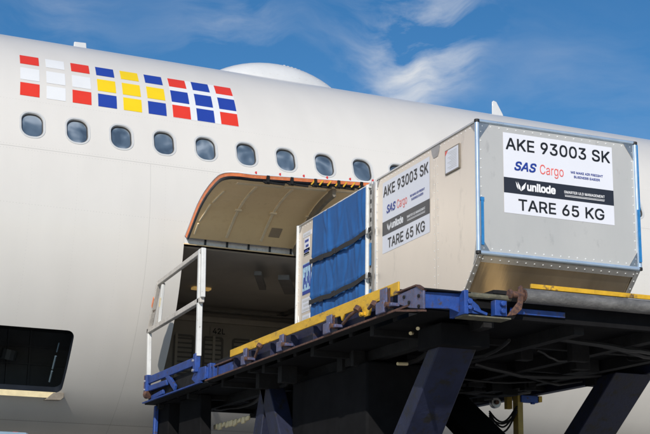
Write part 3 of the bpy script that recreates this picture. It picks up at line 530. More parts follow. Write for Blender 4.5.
# position placard 42L on the far wall
LIFT = Vector((0, -1, 0))
sg = MB(); sg.box((.93, Yf-.035, -.66), (1.21, Yf-.031, -.53)); sgo = sg.build('position_placard', M['hold'], plane)
tx = MB(); text_on(tx, '42L', (.97, 1.17, -.64, -.55), lambda u, v: (u, Yf-.037, v), bold=.03); tx.build('lettering', M['ink'], sgo, fix=False)
LAMP = mat('lamp_lens', (.75, .5, .2), .4); LAMP.node_tree.nodes['Principled BSDF'].inputs['Emission Color'].default_value = (1, .62, .2, 1); LAMP.node_tree.nodes['Principled BSDF'].inputs['Emission Strength'].default_value = .25
lm = MB(); lm.box((-.02, -.42, Z1-.035), (.24, -.30, Z1-.004)); lm.build('ceiling_lamp', LAMP, ho, bevel=.008)

# header strip under the hinge
mb = MB(); mb.grid(lambda s, a: cyl(s, a, R-.004), lin(CS0+.005, CS1-.005, 20), lin(-6.25, -4.1, 3))
hd = mb.build('hinge_header', M['hinge'], plane, smooth=True)
mb = MB()
for k in range(10):
    s = -.675+k*.277; mb.add([cyl(s-.012, -6.2, R+.006), cyl(s+.012, -6.2, R+.006), cyl(s+.012, -4.2, R+.006), cyl(s-.012, -4.2, R+.006),
                             cyl(s-.012, -6.2, R-.02), cyl(s+.012, -6.2, R-.02), cyl(s+.012, -4.2, R-.02), cyl(s-.012, -4.2, R-.02)],
                            [(0,1,2,3),(4,7,6,5),(0,4,5,1),(1,5,6,2),(2,6,7,3),(3,7,4,0)])
mb.each('hinge_gap', M['seal'], hd)
mb = MB(); mb.grid(lambda s, a: cyl(s, a, R+.001), lin(CS0+.004, CS0+.07, 3), lin(-6.3, -3.9, 3)); mb.build('hinge_bracket', M['white'], hd)
mb = MB(); mb.bar(cyl(CS0, -6.35, R-.002), cyl(CS1, -6.35, R-.002), .02, .012); mb.build('header_edge', M['lining'], hd)

# cargo door, swung out and up; profile (outward r, height z), curved like the hull
PR = [(2.825, -.215), (2.86, -.19), (2.93, -.142), (3.01, -.085), (3.12, -.005), (3.24, .07), (3.36, .125), (3.50, .175), (3.66, .213), (3.82, .238), (3.98, .25), (4.10, .248), (4.20, .240)]
def pr_at(t):
    x = t*(len(PR)-1); i = min(int(x), len(PR)-2); f = x-i
    a = Vector(PR[i]); b = Vector(PR[i+1]); return a+(b-a)*f
def pr_n(t):
    a = pr_at(max(0, t-.04)); b = pr_at(min(1, t+.04)); d = (b-a).normalized(); return Vector((d.y, -d.x))  # towards underside
DL, DR = -.935, 1.76
def dpt(s, t, off, outl=0):
    p = pr_at(t)+pr_n(t)*off
    lift = .062*(s+.60)*max(0, t-.0)**1.2 if s > -.60 else 0
    return Vector((s, -p.x, p.y+lift))
def smin(t, base):   # rounded outer corners
    k = max(0, (t-.80)/.20); return base*(1-math.sqrt(max(0, 1-k*k)))
def door_sheet(mb, off, inset, tmax=1.0, tmin=0.0, ns=30):
    def fn(u, t):
        c = smin(t, .16); a = DL+inset+c; b = DR-inset-c
        return dpt(a+(b-a)*u, tmin+(tmax-tmin)*t, off)
    mb.grid(fn, lin(0, 1, ns), lin(0, 1, 40))
    return fn
mb = MB(); f_out = door_sheet(mb, -.006, -.008); door = mb.build('cargo_door', M['fus'], plane, smooth=True, fix=False)
# skin edge: thin white return all round
T_ = lin(0, 1, 40); U_ = lin(0, 1, 30)
def edge_loop(fn):
    return [fn(0, t) for t in T_]+[fn(u, 1) for u in U_[1:]]+[fn(1, t) for t in reversed(T_[:-1])]
def fn_of(off, inset, tmax=1.0, tmin=0.0):
    def fn(u, t):
        c = smin(t, .16); a = DL+inset+c; b = DR-inset-c
        return dpt(a+(b-a)*u, tmin+(tmax-tmin)*t, off)
    return fn
def strip(mb, A, B):
    n = len(A); mb.add(A+B, [(i, i+1, n+i+1, n+i) for i in range(n-1)])
A = edge_loop(fn_of(-.006, -.008)); B = edge_loop(fn_of(.010, -.008)); C = edge_loop(fn_of(.012, .000, .997))
mb = MB(); strip(mb, A, B); strip(mb, B, C); mb.build('skin_edge', M['white'], door, smooth=True)
D = edge_loop(fn_of(.046, .012, .985)); E = edge_loop(fn_of(.064, .016, .974)); F = edge_loop(fn_of(.075, .030, .958))
mb = MB(); strip(mb, C, D); mb.build('door_frame', M['orange'], door, smooth=True)
mb = MB(); strip(mb, D, E); strip(mb, E, F)
G = [fn_of(.0, .05)(u, 0.0) for u in U_]; H = [fn_of(.074, .056)(u, 0.07) for u in U_]; strip(mb, G, H)
mb.build('door_seal', M['seal'], door, smooth=True)
mb = MB()
mb.grid(lambda u, t: fn_of(.072, .028, .960, .06)(u, t), lin(0, 1, 40), lin(0, 1, 40))
mb.build('door_lining', M['lining'], door, smooth=True, fix=False)
# pressed ribs of the lining
for s in (-.46, -.02, .44, .92, 1.36):
    mb = MB()
    for t0, t1 in ((.14, .46), (.46, .80)):
        pts = [dpt(s, t, .073) for t in lin(t0, t1, 9)]
        for i in range(len(pts)-1): mb.bar(pts[i], pts[i+1], .034, .022)
    c = dpt(s, .46, .076); mb.box(c-Vector((.04, .03, .012)), c+Vector((.04, .03, .012)))
    mb.build('lining_rib', M['lining_rib'], door, bevel=.004)
mb = MB()
for a, b in ((-.72, -.18), (-.14, .38), (.5, .95)): mb.bar(dpt(a, .83, .074), dpt(b, .83, .074), .07, .016)
mb.bar(dpt(-.86, .30, .074), dpt(-.82, .50, .074), .022, .02); mb.bar(dpt(-.81, .52, .074), dpt(-.77, .68, .074), .022, .02); mb.bar(dpt(-.86, .14, .074), dpt(-.865, .28, .074), .022, .02)
mb.each('lining_rail', M['lining_rib'], door, bevel=.004)
mb = MB()
for s, t in ((.12, .26),):
    mb.grid(lambda u, v: dpt(s-.07+.14*u, t-.05+.10*v, .0755), lin(0, 1, 4), lin(0, 1, 4))
mb.each('lining_patch', M['lining_patch'], door)
# dark curved frame crossing the lining
mb = MB(); n = 20
for i in range(n):
    t0 = i/n*.88+.005; t1 = (i+1)/n*.88+.005
    mb.bar(dpt(.45, t0, .12), dpt(.45, t1, .12), .045, .10)
mb.build('curved_rib', M['ribdark'], door, smooth=True, sharp=50)
# latch hooks on the outer edge
mb = MB()
for k in range(8):
    s = -.43+k*.29
    for t, o in ((.985, .045),):
        c = dpt(s, t, o); mb.box(c-Vector((.016, .03, .045)), c+Vector((.016, .018, .035)))
        mb.box(c-Vector((.03, .018, .055)), c+Vector((.03, .012, -.03)))
        mb.tube([c+Vector((-.05, 0, -.035)), c+Vector((.05, 0, -.035))], .012, 8)
for k in range(7):
    s = -.30+k*.29; c = dpt(s, .965, .085); mb.bar(c-Vector((.09, 0, 0)), c+Vector((.09, 0, 0)), .022, .02)
mb.build('latch_hook', M['dark'], door)
mb = MB()
for k in range(7):
    s = -.575+k*.29; c = dpt(s, 1.0, -.008); mb.box(c-Vector((.008, .004, .006)), c+Vector((.008, .02, .022)))
mb.each('alignment_peg', M['red'], door)
mb = MB()
for k in range(14):
    s = .12+k*.1; c = dpt(s, .985, .05); mb.bar(c+Vector((-.02, -.014, -.03)), c+Vector((.025, -.014, .03)), .006, .016)
mb.each('stencil_stripe', M['yellow'], door)

# hatch interior and its sill
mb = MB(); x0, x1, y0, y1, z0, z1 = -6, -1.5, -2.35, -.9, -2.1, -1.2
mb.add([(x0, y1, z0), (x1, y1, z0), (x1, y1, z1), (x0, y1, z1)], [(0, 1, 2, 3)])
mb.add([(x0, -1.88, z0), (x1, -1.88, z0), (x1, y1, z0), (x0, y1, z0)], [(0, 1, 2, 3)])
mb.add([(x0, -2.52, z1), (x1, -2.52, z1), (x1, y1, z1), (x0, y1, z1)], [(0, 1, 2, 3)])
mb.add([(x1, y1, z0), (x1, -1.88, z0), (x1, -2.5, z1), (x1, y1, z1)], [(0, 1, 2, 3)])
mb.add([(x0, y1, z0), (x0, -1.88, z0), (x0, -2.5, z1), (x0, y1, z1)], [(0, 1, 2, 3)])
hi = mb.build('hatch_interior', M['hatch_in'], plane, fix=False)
mb = MB()
for x in lin(-3.4, -2.3, 5): mb.box((x-.012, y1-.04, z0), (x+.012, y1-.004, z1))
for z in (-1.9, -1.62, -1.4): mb.box((x0, y1-.03, z-.01), (x1, y1-.003, z+.01))
mb.tube([(-2.62, -1.2, -1.62), (-2.60, -1.22, -1.5)], .10, 12)
mb.build('hatch_frames', M['hatch_in'], hi)
mb = MB(); a = cyl(-2.225, -46.6, R-.16); b = cyl(-2.225, -38.5, R-.16); mb.tube([a, a+(b-a)*.42], .012, 8); mb.tube([a+(b-a)*.5, b], .012, 8)
mb.tube([a+(b-a)*1.15, b+(b-a)*.5], .008, 8)
mb.build('conduit', M['conduit'], hi, smooth=True)
mb = MB(); q0 = cyl(-3.3, -47.3, R-.01); q1 = cyl(-2.16, -47.3, R-.01)
mb.prism([(q0.y+.02, q0.z+.005), (q0.y-.055, q0.z-.005), (q0.y-.05, q0.z-.075), (q0.y+.02, q0.z-.045)], 0, -3.3, -2.17)
mb.box((-2.86, q0.y-.05, q0.z), (-2.83, q0.y-.02, q0.z+.03))
mb.build('hatch_sill', M['cream'], plane, bevel=.004)
mb = MB(); mb.prism([(-2.30, q0.z-.10), (-2.11, q0.z-.095), (-2.075, q0.z-.06), (-2.075, q0.z-.005), (-2.20, q0.z-.01)], 1, q0.y-.075, q0.y+.04)
mb.build('scuff_plate', M['ribdark'], plane, bevel=.006)

# ---------------------------------------------------------------- freight containers
W, DD, HH, H1, CH, CZ = 1.534, 2.02, -1.626, -1.11, .445, -1.575
def container(root, y0, mir):
    # y0: near face (Y), mir: chamfer at the far end instead of the near one
    Y = (lambda d: y0+DD-d) if mir else (lambda d: y0+d)
    off = root.location
    mk = lambda: MB(off)
    prof = [(Y(0), 0), (Y(0), H1), (Y(CH), CZ), (Y(DD), CZ), (Y(DD), 0)]
    nf = -1 if not mir else 1
    # end panels (the two pentagons)
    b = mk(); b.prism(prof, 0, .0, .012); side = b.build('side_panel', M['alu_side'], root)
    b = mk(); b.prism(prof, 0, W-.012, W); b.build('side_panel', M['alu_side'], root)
    b = mk(); a0, a1 = sorted((Y(.0), Y(.012))); b.box((.012, a0, H1), (W-.012, a1, -.002)); front = b.build('front_panel', M['alu_front'], root)
    a0, a1 = sorted((Y(DD-.012), Y(DD))); b = mk(); b.box((.012, a0, CZ), (W-.012, a1, -.002)); b.build('back_panel', M['alu_front'], root)
    b = mk(); b.prism([(Y(0), H1), (Y(CH), CZ), (Y(CH+.012), CZ), (Y(.012), H1)], 0, .012, W-.012); b.build('sloping_panel', M['alu_chamfer'], root)
    a0, a1 = sorted((Y(.012), Y(DD-.012))); b = mk(); b.box((.012, a0, -.014), (W-.012, a1, -.002)); b.build('roof_panel', M['alu_top'], root)
    a0, a1 = sorted((Y(CH-.02), Y(DD))); b = mk(); b.box((-.01, a0, HH), (W+.01, a1, CZ)); b.build('base_plate', M['edge_alu'], root, bevel=.005)
    # extrusions along the edges
    e = mk(); r = .019
    for x in (0, W):
        e.tube([(x, Y(-.004), -.004), (x, Y(-.004), H1)], r, 12)
    e.tube([(0, Y(-.004), H1), (W, Y(-.004), H1)], r, 12)
    e.tube([(0, Y(-.002), 0), (W, Y(-.002), 0)], .016, 12)
    e.each('edge_tube', M['tube_alu'], root, smooth=True)
    e = mk()
    for x in (-.004, W+.004):
        a0, a1 = sorted((Y(.02), Y(DD))); e.box((x-.007, a0, -.012), (x+.007, a1, .005))
        a0, a1 = sorted((Y(DD-.02), Y(DD+.008))); e.box((x-.010, a0, CZ), (x+.010, a1, .006))
    e.each('edge_angle', M['edge_alu'], root, bevel=.003)
    e = mk()
    # cover strip down the slope edges
    for x in (-.003, W-.040):
        e.prism([(Y(-.005), H1-.008), (Y(CH-.004), CZ), (Y(CH-.009), CZ-.003), (Y(-.010), H1-.012)], 0, x, x+.043)
    e.prism([(Y(.004), H1-.018), (Y(.045), H1-.062), (Y(.040), H1-.066), (Y(-.003), H1-.020)], 0, .045, W-.045)
    e.build('slope_edge_strip', M['edge_alu'], root)
    # gussets
    e = mk(); yy = Y(-.0035); y2 = Y(0)
    a0, a1 = sorted((yy, y2))
    for cx, sx in ((.0, 1), (W, -1)):
        for cz, sz, k in ((0, -1, .125), (H1, 1, .115)):
            e.prism([(cx, cz), (cx+sx*k, cz), (cx+sx*k*.82, cz+sz*k*.30), (cx+sx*.02, cz+sz*k*1.25), (cx, cz+sz*k*1.25)], 1, a0, a1)
    e.each('corner_gusset', M['gusset'], root)
    e = mk()
    for x0_, x1_ in ((-.004, 0), (W, W+.004)):
        e.prism([(Y(.0), 0), (Y(.115), 0), (Y(.02), -.10), (Y(.0), -.10)], 0, x0_, x1_)
        e.prism([(Y(.66), 0), (Y(.84), 0), (Y(.82), -.07), (Y(.79), -.115), (Y(.71), -.115), (Y(.68), -.07)], 0, x0_, x1_)
        e.prism([(Y(DD), 0), (Y(DD-.09), 0), (Y(DD-.02), -.10), (Y(DD), -.10)], 0, x0_, x1_)
        e.prism([(Y(.0), H1), (Y(.0), H1+.12), (Y(.03), H1+.11), (Y(.08), H1-.085)], 0, x0_, x1_)
    e.each('side_gusset', M['gusset'], root)
    # rivets
    rv = mk(); nrm = (0, nf, 0); yr = Y(-.0)
    for k in range(19):
        x = .05+k*(W-.1)/18; rv.dome((x, yr, -.040), nrm, .0072); rv.dome((x, yr, H1+.04), nrm, .0072)
        rv.dome((x, Y(.020), H1-.045), (0, nf*.7, -.7), .0072)
    for k in range(13):
        z = -.09-k*.078; rv.dome((.035, yr, z), nrm, .0072); rv.dome((W-.035, yr, z), nrm, .0072)
    for x, sx in ((-.0, -1), (W, 1)):
        nn = (sx, 0, 0)
        for k in range(26): rv.dome((x, Y(.04+k*.0776), -.035), nn, .0068)
        for k in range(14): rv.dome((x, Y(.030), -.09-k*.076), nn, .0068)
        for k in range(19):
            rv.dome((x, Y(DD-.03), -.09-k*.076), nn, .0068)
            rv.dome((x, Y(.715), -.13-k*.074), nn, .0055); rv.dome((x, Y(.785), -.13-k*.074), nn, .0055)
        for k in range(8): rv.dome((x, Y(.025+k*.055), H1-.02-k*.0575), nn, .0068)
    for k in range(8):
        for x in (.018, W-.02):
            rv.dome((x, Y(.02+k*.054)+.009*nf, H1-.032-k*.0565-.006), (0, nf*.7, -.7), .0075)
    rv.build('rivet_row', M['rivet'], root, smooth=True)
    b = mk(); b.box((-.0012, min(Y(.748), Y(.752)), CZ), (0, max(Y(.748), Y(.752)), -.02)); b.build('panel_seam', M['gusset'], root)
    # black corner caps
    e = mk()
    for x in (0, W):
        for z in (-.004, H1):
            e.tube([(x, Y(-.004), z-.014), (x, Y(-.004), z+.014)], .023, 12)
    e.each('corner_cap', M['black'], root, bevel=.004)
    return side, front

def placard(parent, off, frame, band_m):
    global LIFT
    LIFT = Vector(frame(0, 0, 1))-Vector(frame(0, 0, 0))
    # frame(u,v,d): u 0..1.055 right, v 0..-0.685 down, d = lift off the panel
    w, h = 1.058, .685
    b = MB(off); b.add([frame(0, 0, .002), frame(w, 0, .002), frame(w, -h, .002), frame(0, -h, .002)], [(0, 1, 2, 3)])
    s = b.build('placard', M['sticker'], parent, fix=False)
    b = MB(off); b.add([frame(0, -.56*h, .0032), frame(w, -.56*h, .0032), frame(w, -.752*h, .0032), frame(0, -.752*h, .0032)], [(0, 1, 2, 3)])
    b.build('placard_band', band_m, s, fix=False)
    def T(strs, m, name='lettering'):
        b = MB(off)
        for st, r, k in strs: text_on(b, st, (r[0]*w, r[1]*w, -r[3]*h, -r[2]*h), lambda u, v: frame(u, v, .0045), **k)
        b.build(name, m, s, fix=False)
    T([('AKE 93003 SK', (.022, .978, .060, .212), dict(bold=.022)), ('TARE 65 KG', (.125, .905, .812, .955), dict(bold=.022))], M['ink'])
    T([('SAS', (.095, .295, .345, .462), dict(bold=.04, shear=.30)),
       ('WE MAKE AIR FREIGHT', (.605, .905, .378, .408), dict(bold=.035)), ('BUSINESS EASIER', (.635, .875, .432, .462), dict(bold=.035))], M['inkblue'])
    T([('Cargo', (.325, .54, .345, .500), dict())], M['inkred'])
    T([('unilode', (.205, .462, .597, .702), dict(bold=.055, track=-10)), ('SMARTER ULD MANAGEMENT', (.54, .915, .637, .672), dict(bold=.022))], M['inkwhite'])
    b = MB(off)
    fr = lambda u, v: frame(u*w, -v*h, .0045)
    for pts in ([(.105, .60), (.122, .64), (.128, .70), (.113, .665)], [(.122, .60), (.145, .655), (.150, .715), (.130, .68)], [(.198, .595), (.158, .66), (.152, .715), (.185, .675)],
                [(.545, .690), (.915, .690), (.915, .694), (.545, .694)]):
        b.add([fr(*p) for p in pts], [(0, 1, 2, 3)])
    for i in range(30):
        u = .547+i*.0122; b.add([fr(u, .702), fr(u+.009, .702), fr(u+.009, .712), fr(u, .712)], [(0, 1, 2, 3)])
    b.build('emblem', M['inkwhite'], s, fix=False)
    return s

c1 = empty('freight_container', (W/2, DD/2, HH))
tag(c1, 'bare aluminium air freight container with two large white placards and a sloping lower edge', 'container', 'air freight containers on the loader')
side1, front1 = container(c1, 0, False)
off1 = c1.location.copy()
placard(c1, off1, lambda u, v, d: (.243+u, -d-.0, -.068+v), M['band'])
placard(c1, off1, lambda u, v, d: (-d, 1.868-u*.945, -.072+v), M['band'])
# small document card on the side
b = MB(off1); b.box((-.012, .29, -.33), (0, .555, -.112)); card = b.build('document_holder', M['ribdark'], c1, bevel=.003)
b = MB(off1); b.box((-.014, .305, -.318), (-.0122, .54, -.124)); b.build('document_card', M['sticker'], card)
b = MB(off1); b.prism([(.54, -.124), (.54, -.165), (.49, -.124)], 0, -.0155, -.0142); b.build('red_corner', M['inkred'], card)
b = MB(off1)
for k in range(11): b.box((-.0152, .33, -.150-k*.0145), (-.0142, .50-(k % 3)*.03, -.1455-k*.0145))
b.build('printed_lines', M['lightgrey'], card)
# blue straps beside the corner tubes
def ribbon(mb, pts, w, d):
    for i in range(len(pts)-1): mb.bar(pts[i], pts[i+1], w, d, up=(0, 1, 0))
b = MB(off1); b.box((.026, -.012, H1+.065), (.050, -.004, -.655)); b.box((.022, -.014, -.675), (.054, -.003, -.648)); b.build('blue_strap', M['film_blue'], c1)
b = MB(off1); b.box((W-.018, -.034, H1+.055), (W+.006, -.024, -.60)); b.box((W+.006, -.022, -.60), (W+.020, -.014, -.02)); b.build('blue_strap', M['film_blue'], c1)

c2 = empty('freight_container', (W/2, 2.09+DD/2, HH))
tag(c2, 'air freight container closed by a blue canvas curtain, half way into the cargo door', 'container', 'air freight containers on the loader')
container(c2, 2.09, True); off2 = c2.location.copy()
# frame posts and canvas on the left side
b = MB(off2); b.tube([(-.03, 2.155, -1.57), (-.03, 2.155, -.02)], .021, 12); b.tube([(-.03, 2.155, -.045), (-.02, 2.10, -.05)], .010, 8); b.build('door_post', M['white_tube'], c2, smooth=True)
b = MB(off2); b.tube([(-.012, 4.10, -1.57), (-.012, 4.10, .0)], .018, 12); b.build('door_post', M['white_tube'], c2, smooth=True)
b = MB(off2); b.box((-.016, 2.078, -1.55), (-.0125, 2.135, -.02)); st_ = b.build('latch_strip', M['gusset'], c2)
b = MB(off2)
for k in range(16): b.box((-.0185, 2.10, -.12-k*.09), (-.0162, 2.122, -.08-k*.09))
b.build('latch_slots', M['strap'], st_)
b = MB(off2); b.box((-.022, 2.095, -.82), (-.0188, 2.13, -.60)); b.box((-.022, 2.095, -1.4), (-.0188, 2.13, -1.05)); b.build('blue_strap', M['film_blue'], c2)
ys = lin(2.175, 3.665, 110); zs = lin(-1.56, -.022, 70)
fr = random.Random(5)
folds = [(fr.uniform(2.2, 3.65), fr.uniform(-1.5, -.1), fr.uniform(-.55, .55), fr.uniform(.016, .042), fr.uniform(.12, .36), fr.uniform(.006, .017)*(1 if fr.random() < .6 else -.8)) for _ in range(80)]
def cv(y, z):
    d = .024
    for (y0, z0, sl, w, l, a) in folds:
        dz = z-z0; u = (y-(y0+sl*dz*.8))/w; v = dz/l
        d += a*math.exp(-u*u-v*v)
    e = min(1, (y-2.175)/.1, (3.665-y)/.05, 1)
    for zc in (-.49, -.925):
        sag = .03*math.sin((y-2.17)/1.49*PI)
        q = (z-(zc-sag))/.05; d -= .012*math.exp(-q*q)
        q = (z-(zc+.055-sag))/.012; d += .012*math.exp(-q*q)
    return (-.006-max(.0, d)*max(0, e), y, z)
b = MB(off2); b.grid(cv, ys, zs); b.build('canvas_curtain', M['canvas'], c2, smooth=True, fix=False, sharp=80)
for zc in (-.49, -.925):
    b = MB(off2); pts = []
    for y in lin(2.05, 3.69, 26):
        t = (y-2.17)/1.49; sag = .03*math.sin(max(0, min(1, t))*PI)+.006*math.sin(y*11)
        pts.append((-.055 if y < 3.64 else -.03, y, zc-sag))
    for i in range(len(pts)-1): b.add([Vector(pts[i])+Vector((0, 0, .024)), Vector(pts[i+1])+Vector((0, 0, .024)), Vector(pts[i+1])-Vector((0, 0, .024)), Vector(pts[i])-Vector((0, 0, .024)),
                                      Vector(pts[i])+Vector((.005, 0, .024)), Vector(pts[i+1])+Vector((.005, 0, .024)), Vector(pts[i+1])+Vector((.005, 0, -.024)), Vector(pts[i])+Vector((.005, 0, -.024))],
                                     [(0,1,2,3),(4,7,6,5),(0,4,5,1),(3,2,6,7)])
    for y in (2.95, 3.28): b.box((-.062, y-.04, zc-.055), (-.052, y+.04, zc+.0))
    st = b.build('canvas_strap', M['strap'], c2)
    b = MB(off2); b.box((-.068, 2.075, zc-.03), (-.056, 2.115, zc+.03)); b.build('strap_buckle', M['edge_alu'], st, bevel=.003)
# small decals on the strip beside the canvas
def decal(y0, y1, z0, z1, m, name, lines=None, lm=None):
    b = MB(off2); b.box((-.0022, y0, z1), (0, y1, z0)); s = b.build(name, m, c2)
    if lines:
        b = MB(off2)
        for k in range(lines):
            z = z0-(k+.6)*(z0-z1)/(lines+.2); b.box((-.0034, y0+.02, z-.25*(z0-z1)/lines), (-.0024, y1-.02-.03*(k % 2), z+.2*(z0-z1)/lines))
        b.build('printed_lines', lm or M['lightgrey'], s)
decal(3.72, 3.97, -.115, -.165, M['sticker'], 'decal', 1)
decal(3.78, 3.93, -.18, -.36, M['sticker'], 'decal', 3, M['inkblue'])
decal(3.77, 3.94, -.30, -.335, M['band'], 'decal'); decal(3.77, 3.94, -.345, -.375, M['gusset'], 'decal')
b = MB(off2); b.box((-.0022, 3.71, -.80), (0, 3.96, -.46)); s = b.build('blue_decal', mat('pale_decal', (.35, .55, .75), .4, var=.4, scale=18), c2)
b = MB(off2); b.box((-.0034, 3.71, -.50), (-.0024, 3.96, -.47)); b.box((-.0034, 3.71, -.80), (-.0024, 3.96, -.76)); b.box((-.0034, 3.71, -.76), (-.0024, 3.735, -.5))
for k in range(5): b.bar((-.003, 3.75+k*.045, -.73+.04*(k % 2)), (-.003, 3.79+k*.03, -.56-.05*(k % 3)), .0012, .028)
b.build('decal_pattern', M['inkblue'], s)
decal(3.70, 3.97, -.84, -.99, M['sticker'], 'decal', 3)
decal(3.72, 3.95, -1.02, -1.16, M['sticker'], 'decal', 2)

# ---------------------------------------------------------------- container loader
LO = Vector((.35, 2.2, -4.5))
ld = empty('container_loader', LO)
tag(ld, 'blue scissor-lift cargo loader with yellow guide rail carrying the two containers', 'cargo loader')
mk = lambda: MB(LO)
XL, XR, YN, YF = -1.2, 1.9, -1.46, 5.95
ZD = -1.632
b = mk(); b.prism([(-1.09, -.78), (-.45, -.78), (-.45, -1.05), (XR-.085, -1.05), (XR-.085, 5.9), (-1.09, 5.9)], 2, -1.66, ZD-.002); deck = b.build('deck_plate', M['dark'], ld)
b = mk(); b.box((-.42, -1.04, -1.6315), (1.8, .5, -1.6295)); b.build('deck_tread', mat('oily_brown_tread', (.17, .135, .09), .5, .2, var=.4, scale=7, stretch=(3, .5, 1)), ld)
b = mk(); b.box((.34, -1.02, -1.628), (.52, .42, -1.616)); b.build('reflection_strip', mat('reflection_strip_pale', (.62, .47, .26), .6, var=.15, scale=9), ld)  # unseen pale strip added so the sloping panel reflects a bright band
b = mk()
for k in range(28): y = -.72+k*.235; b.tube([(-.55, y, -1.668+.01), (1.75, y, -1.668+.01)], .034, 8)
b.each('deck_roller', M['roller'], ld, smooth=True)
# main side frame, C-section with rusty lower flange
b = mk()
b.box((-1.10, -1.25, -1.83), (-1.085, -.95, -1.76)); b.box((-1.10, -.95, -1.83), (-1.085, 3.47, -1.665)); b.box((-1.10, 3.47, -1.83), (-1.085, 5.9, -1.70))
for y in lin(-.9, 3.2, 9): b.box((-1.16, y-.008, -1.82), (-1.10, y+.008, -1.70))
b.build('side_frame', M['navy'], ld)
b = mk(); b.box((XL+.004, -1.25, -1.842), (-1.10, 3.47, -1.831)); lf = b.build('lower_flange', M['dark'], ld)
b = mk(); b.box((XL-.005, -1.25, -1.843), (XL+.004, 3.47, -1.829)); b.build('worn_edge', M['rust'], lf)
b = mk(); b.box((-1.165, 2.69, -1.712), (-1.10, 3.47, -1.700)); b.build('upper_flange', M['rust'], ld)
b = mk(); b.box((-1.15, 2.75, -1.82), (-1.135, 3.30, -1.725)); b.box((-1.17, 3.30, -1.83), (-1.12, 3.36, -1.69)); b.box((-1.175, 3.40, -1.83), (-1.12, 3.50, -1.665)); b.build('side_plate', M['blue'], ld, bevel=.004)
# yellow guide rail with tabs
b = mk(); b.prism([(-1.06, -1.640), (2.69, -1.632), (2.69, -1.700), (.35, -1.712), (-.02, -1.722), (-.05, -1.765), (-.10, -1.722), (-.42, -1.722), (-.47, -1.80), (-.56, -1.80), (-.60, -1.722), (-1.06, -1.728)], 0, XL, XL+.014)
rail = b.build('guide_rail', M['yellow'], ld, bevel=.003)
b = mk(); b.box((XL-.012, -.50, -1.79), (XL, -.42, -1.765)); b.tube([(XL-.03, -.46, -1.777), (XL, -.46, -1.777)], .014, 10); b.build('rail_latch', M['yellow'], rail)
# brackets
for (y, w, zt, zb) in ((-.84, .13, -1.655, -1.83), (.17, .12, -1.69, -1.83), (1.24, .11, -1.69, -1.83), (2.20, .10, -1.68, -1.83)):
    b = mk(); b.box((XL-.022, y-w/2, zb+.06), (XL-.006, y+w*.35, zt)); b.box((XL-.03, y-w*.35, zb), (XL-.008, y+w*.75, zb+.085))
    b.box((XL-.02, y-w*1.1, zb+.03), (XL+.05, y-w/2, zb+.055))
    bo = b.build('rail_bracket', M['steelblue'], ld, bevel=.005)
    b = mk(); b.box((XL-.007, y-w*.75, zb+.02), (XL-.004, y-w*.52, zt-.01)); b.tube([(XL-.04, y-w*.7, zb+.045), (XL+.02, y-w*.7, zb+.045)], .02, 10); b.build('bracket_pin', M['rust'], bo)
for (y0, y1, z0, z1) in ((-.12, -.40, -1.80, -1.735), (1.9, 1.78, -1.80, -1.72), (-.6, -.7, -1.76, -1.75)):
    b = mk(); b.tube([(XL-.02, y0, z0), (XL-.02, (y0+y1)/2, (z0+z1)/2+.01), (XL-.02, y1, z1)], .012, 8); b.tube([(XL-.03, y1, z1-.01), (XL-.01, y1, z1+.02)], .028, 8)
    b.build('locking_lever', M['rust'], ld, smooth=True)
# near corner plate and front cross beam
b = mk(); b.prism([(-1.46, -1.895), (-1.46, -1.77), (-1.36, -1.727), (-1.06, -1.74), (-1.06, -1.80), (-1.26, -1.86)], 0, XL-.004, XL+.012); cp = b.build('corner_plate', M['steelblue'], ld, bevel=.003)
b = mk()
for y, z in ((-1.40, -1.80), (-1.40, -1.87), (-1.17, -1.77), (-1.25, -1.82)): b.tube([(XL-.014, y, z), (XL+.0, y, z)], .013, 6)
b.build('bolt_head', M['dark'], cp)
b = mk(); b.prism([(-1.475, -1.903), (-1.26, -1.870), (-1.05, -1.838), (-1.05, -1.850), (-1.26, -1.884), (-1.475, -1.915)], 0, XL-.014, XL+.012)
b.prism([(-1.46, -1.772), (-1.36, -1.727), (-1.05, -1.722), (-1.05, -1.714), (-1.365, -1.716), (-1.465, -1.762)], 0, XL-.012, XL+.02)
b.build('corner_flange', M['rust'], cp)
b = mk(); b.prism([(XL+.012, -1.885), (XL+.012, -1.775), (-.90, -1.765), (-.90, -1.905), (-1.0, -1.875)], 1, -1.44, -1.42); b.build('front_beam', M['blue'], ld, bevel=.003)
b = mk(); b.box((XL, -1.48, -1.766), (-.86, -1.30, -1.757)); b.build('front_beam_flange', M['dark'], ld, bevel=.002)
b = mk(); b.box((-.93, -1.52, -1.915), (-.90, -1.30, -1.755)); b.box((-.90, -1.50, -1.905), (-.865, -1.40, -1.83)); b.prism([(-.90, -1.90), (-.90, -1.77), (-.80, -1.84), (-.76, -1.90)], 1, -1.47, -1.45)
b.box((-.69, -1.50, -1.905), (-.60, -1.44, -1.80)); b.bar((-.84, -1.47, -1.87), (-.74, -1.47, -1.90), .02, .03, up=(0, 1, 0)); b.tube([(-.89, -1.53, -1.83), (-.89, -1.50, -1.83)], .02, 10); b.tube([(-.89, -1.53, -1.87), (-.89, -1.50, -1.87)], .016, 10)
b.tube([(-.64, -1.53, -1.825), (-.64, -1.50, -1.825)], .018, 10); b.tube([(-.64, -1.53, -1.875), (-.64, -1.50, -1.875)], .018, 10)
b.build('roller_mount', M['blue'], ld, bevel=.003)
b = mk(); b.tube([(-.90, -1.46, -1.775), (-.55, -1.46, -1.775)], .020, 10); b.box((-.92, -1.5, -1.925), (-.57, -1.36, -1.915)); b.build('mount_crossbar', mat('greasy_olive_bar', (.12, .115, .08), .6, var=.4, scale=14, col2=(.2, .16, .08), thr=.6), ld, smooth=True)
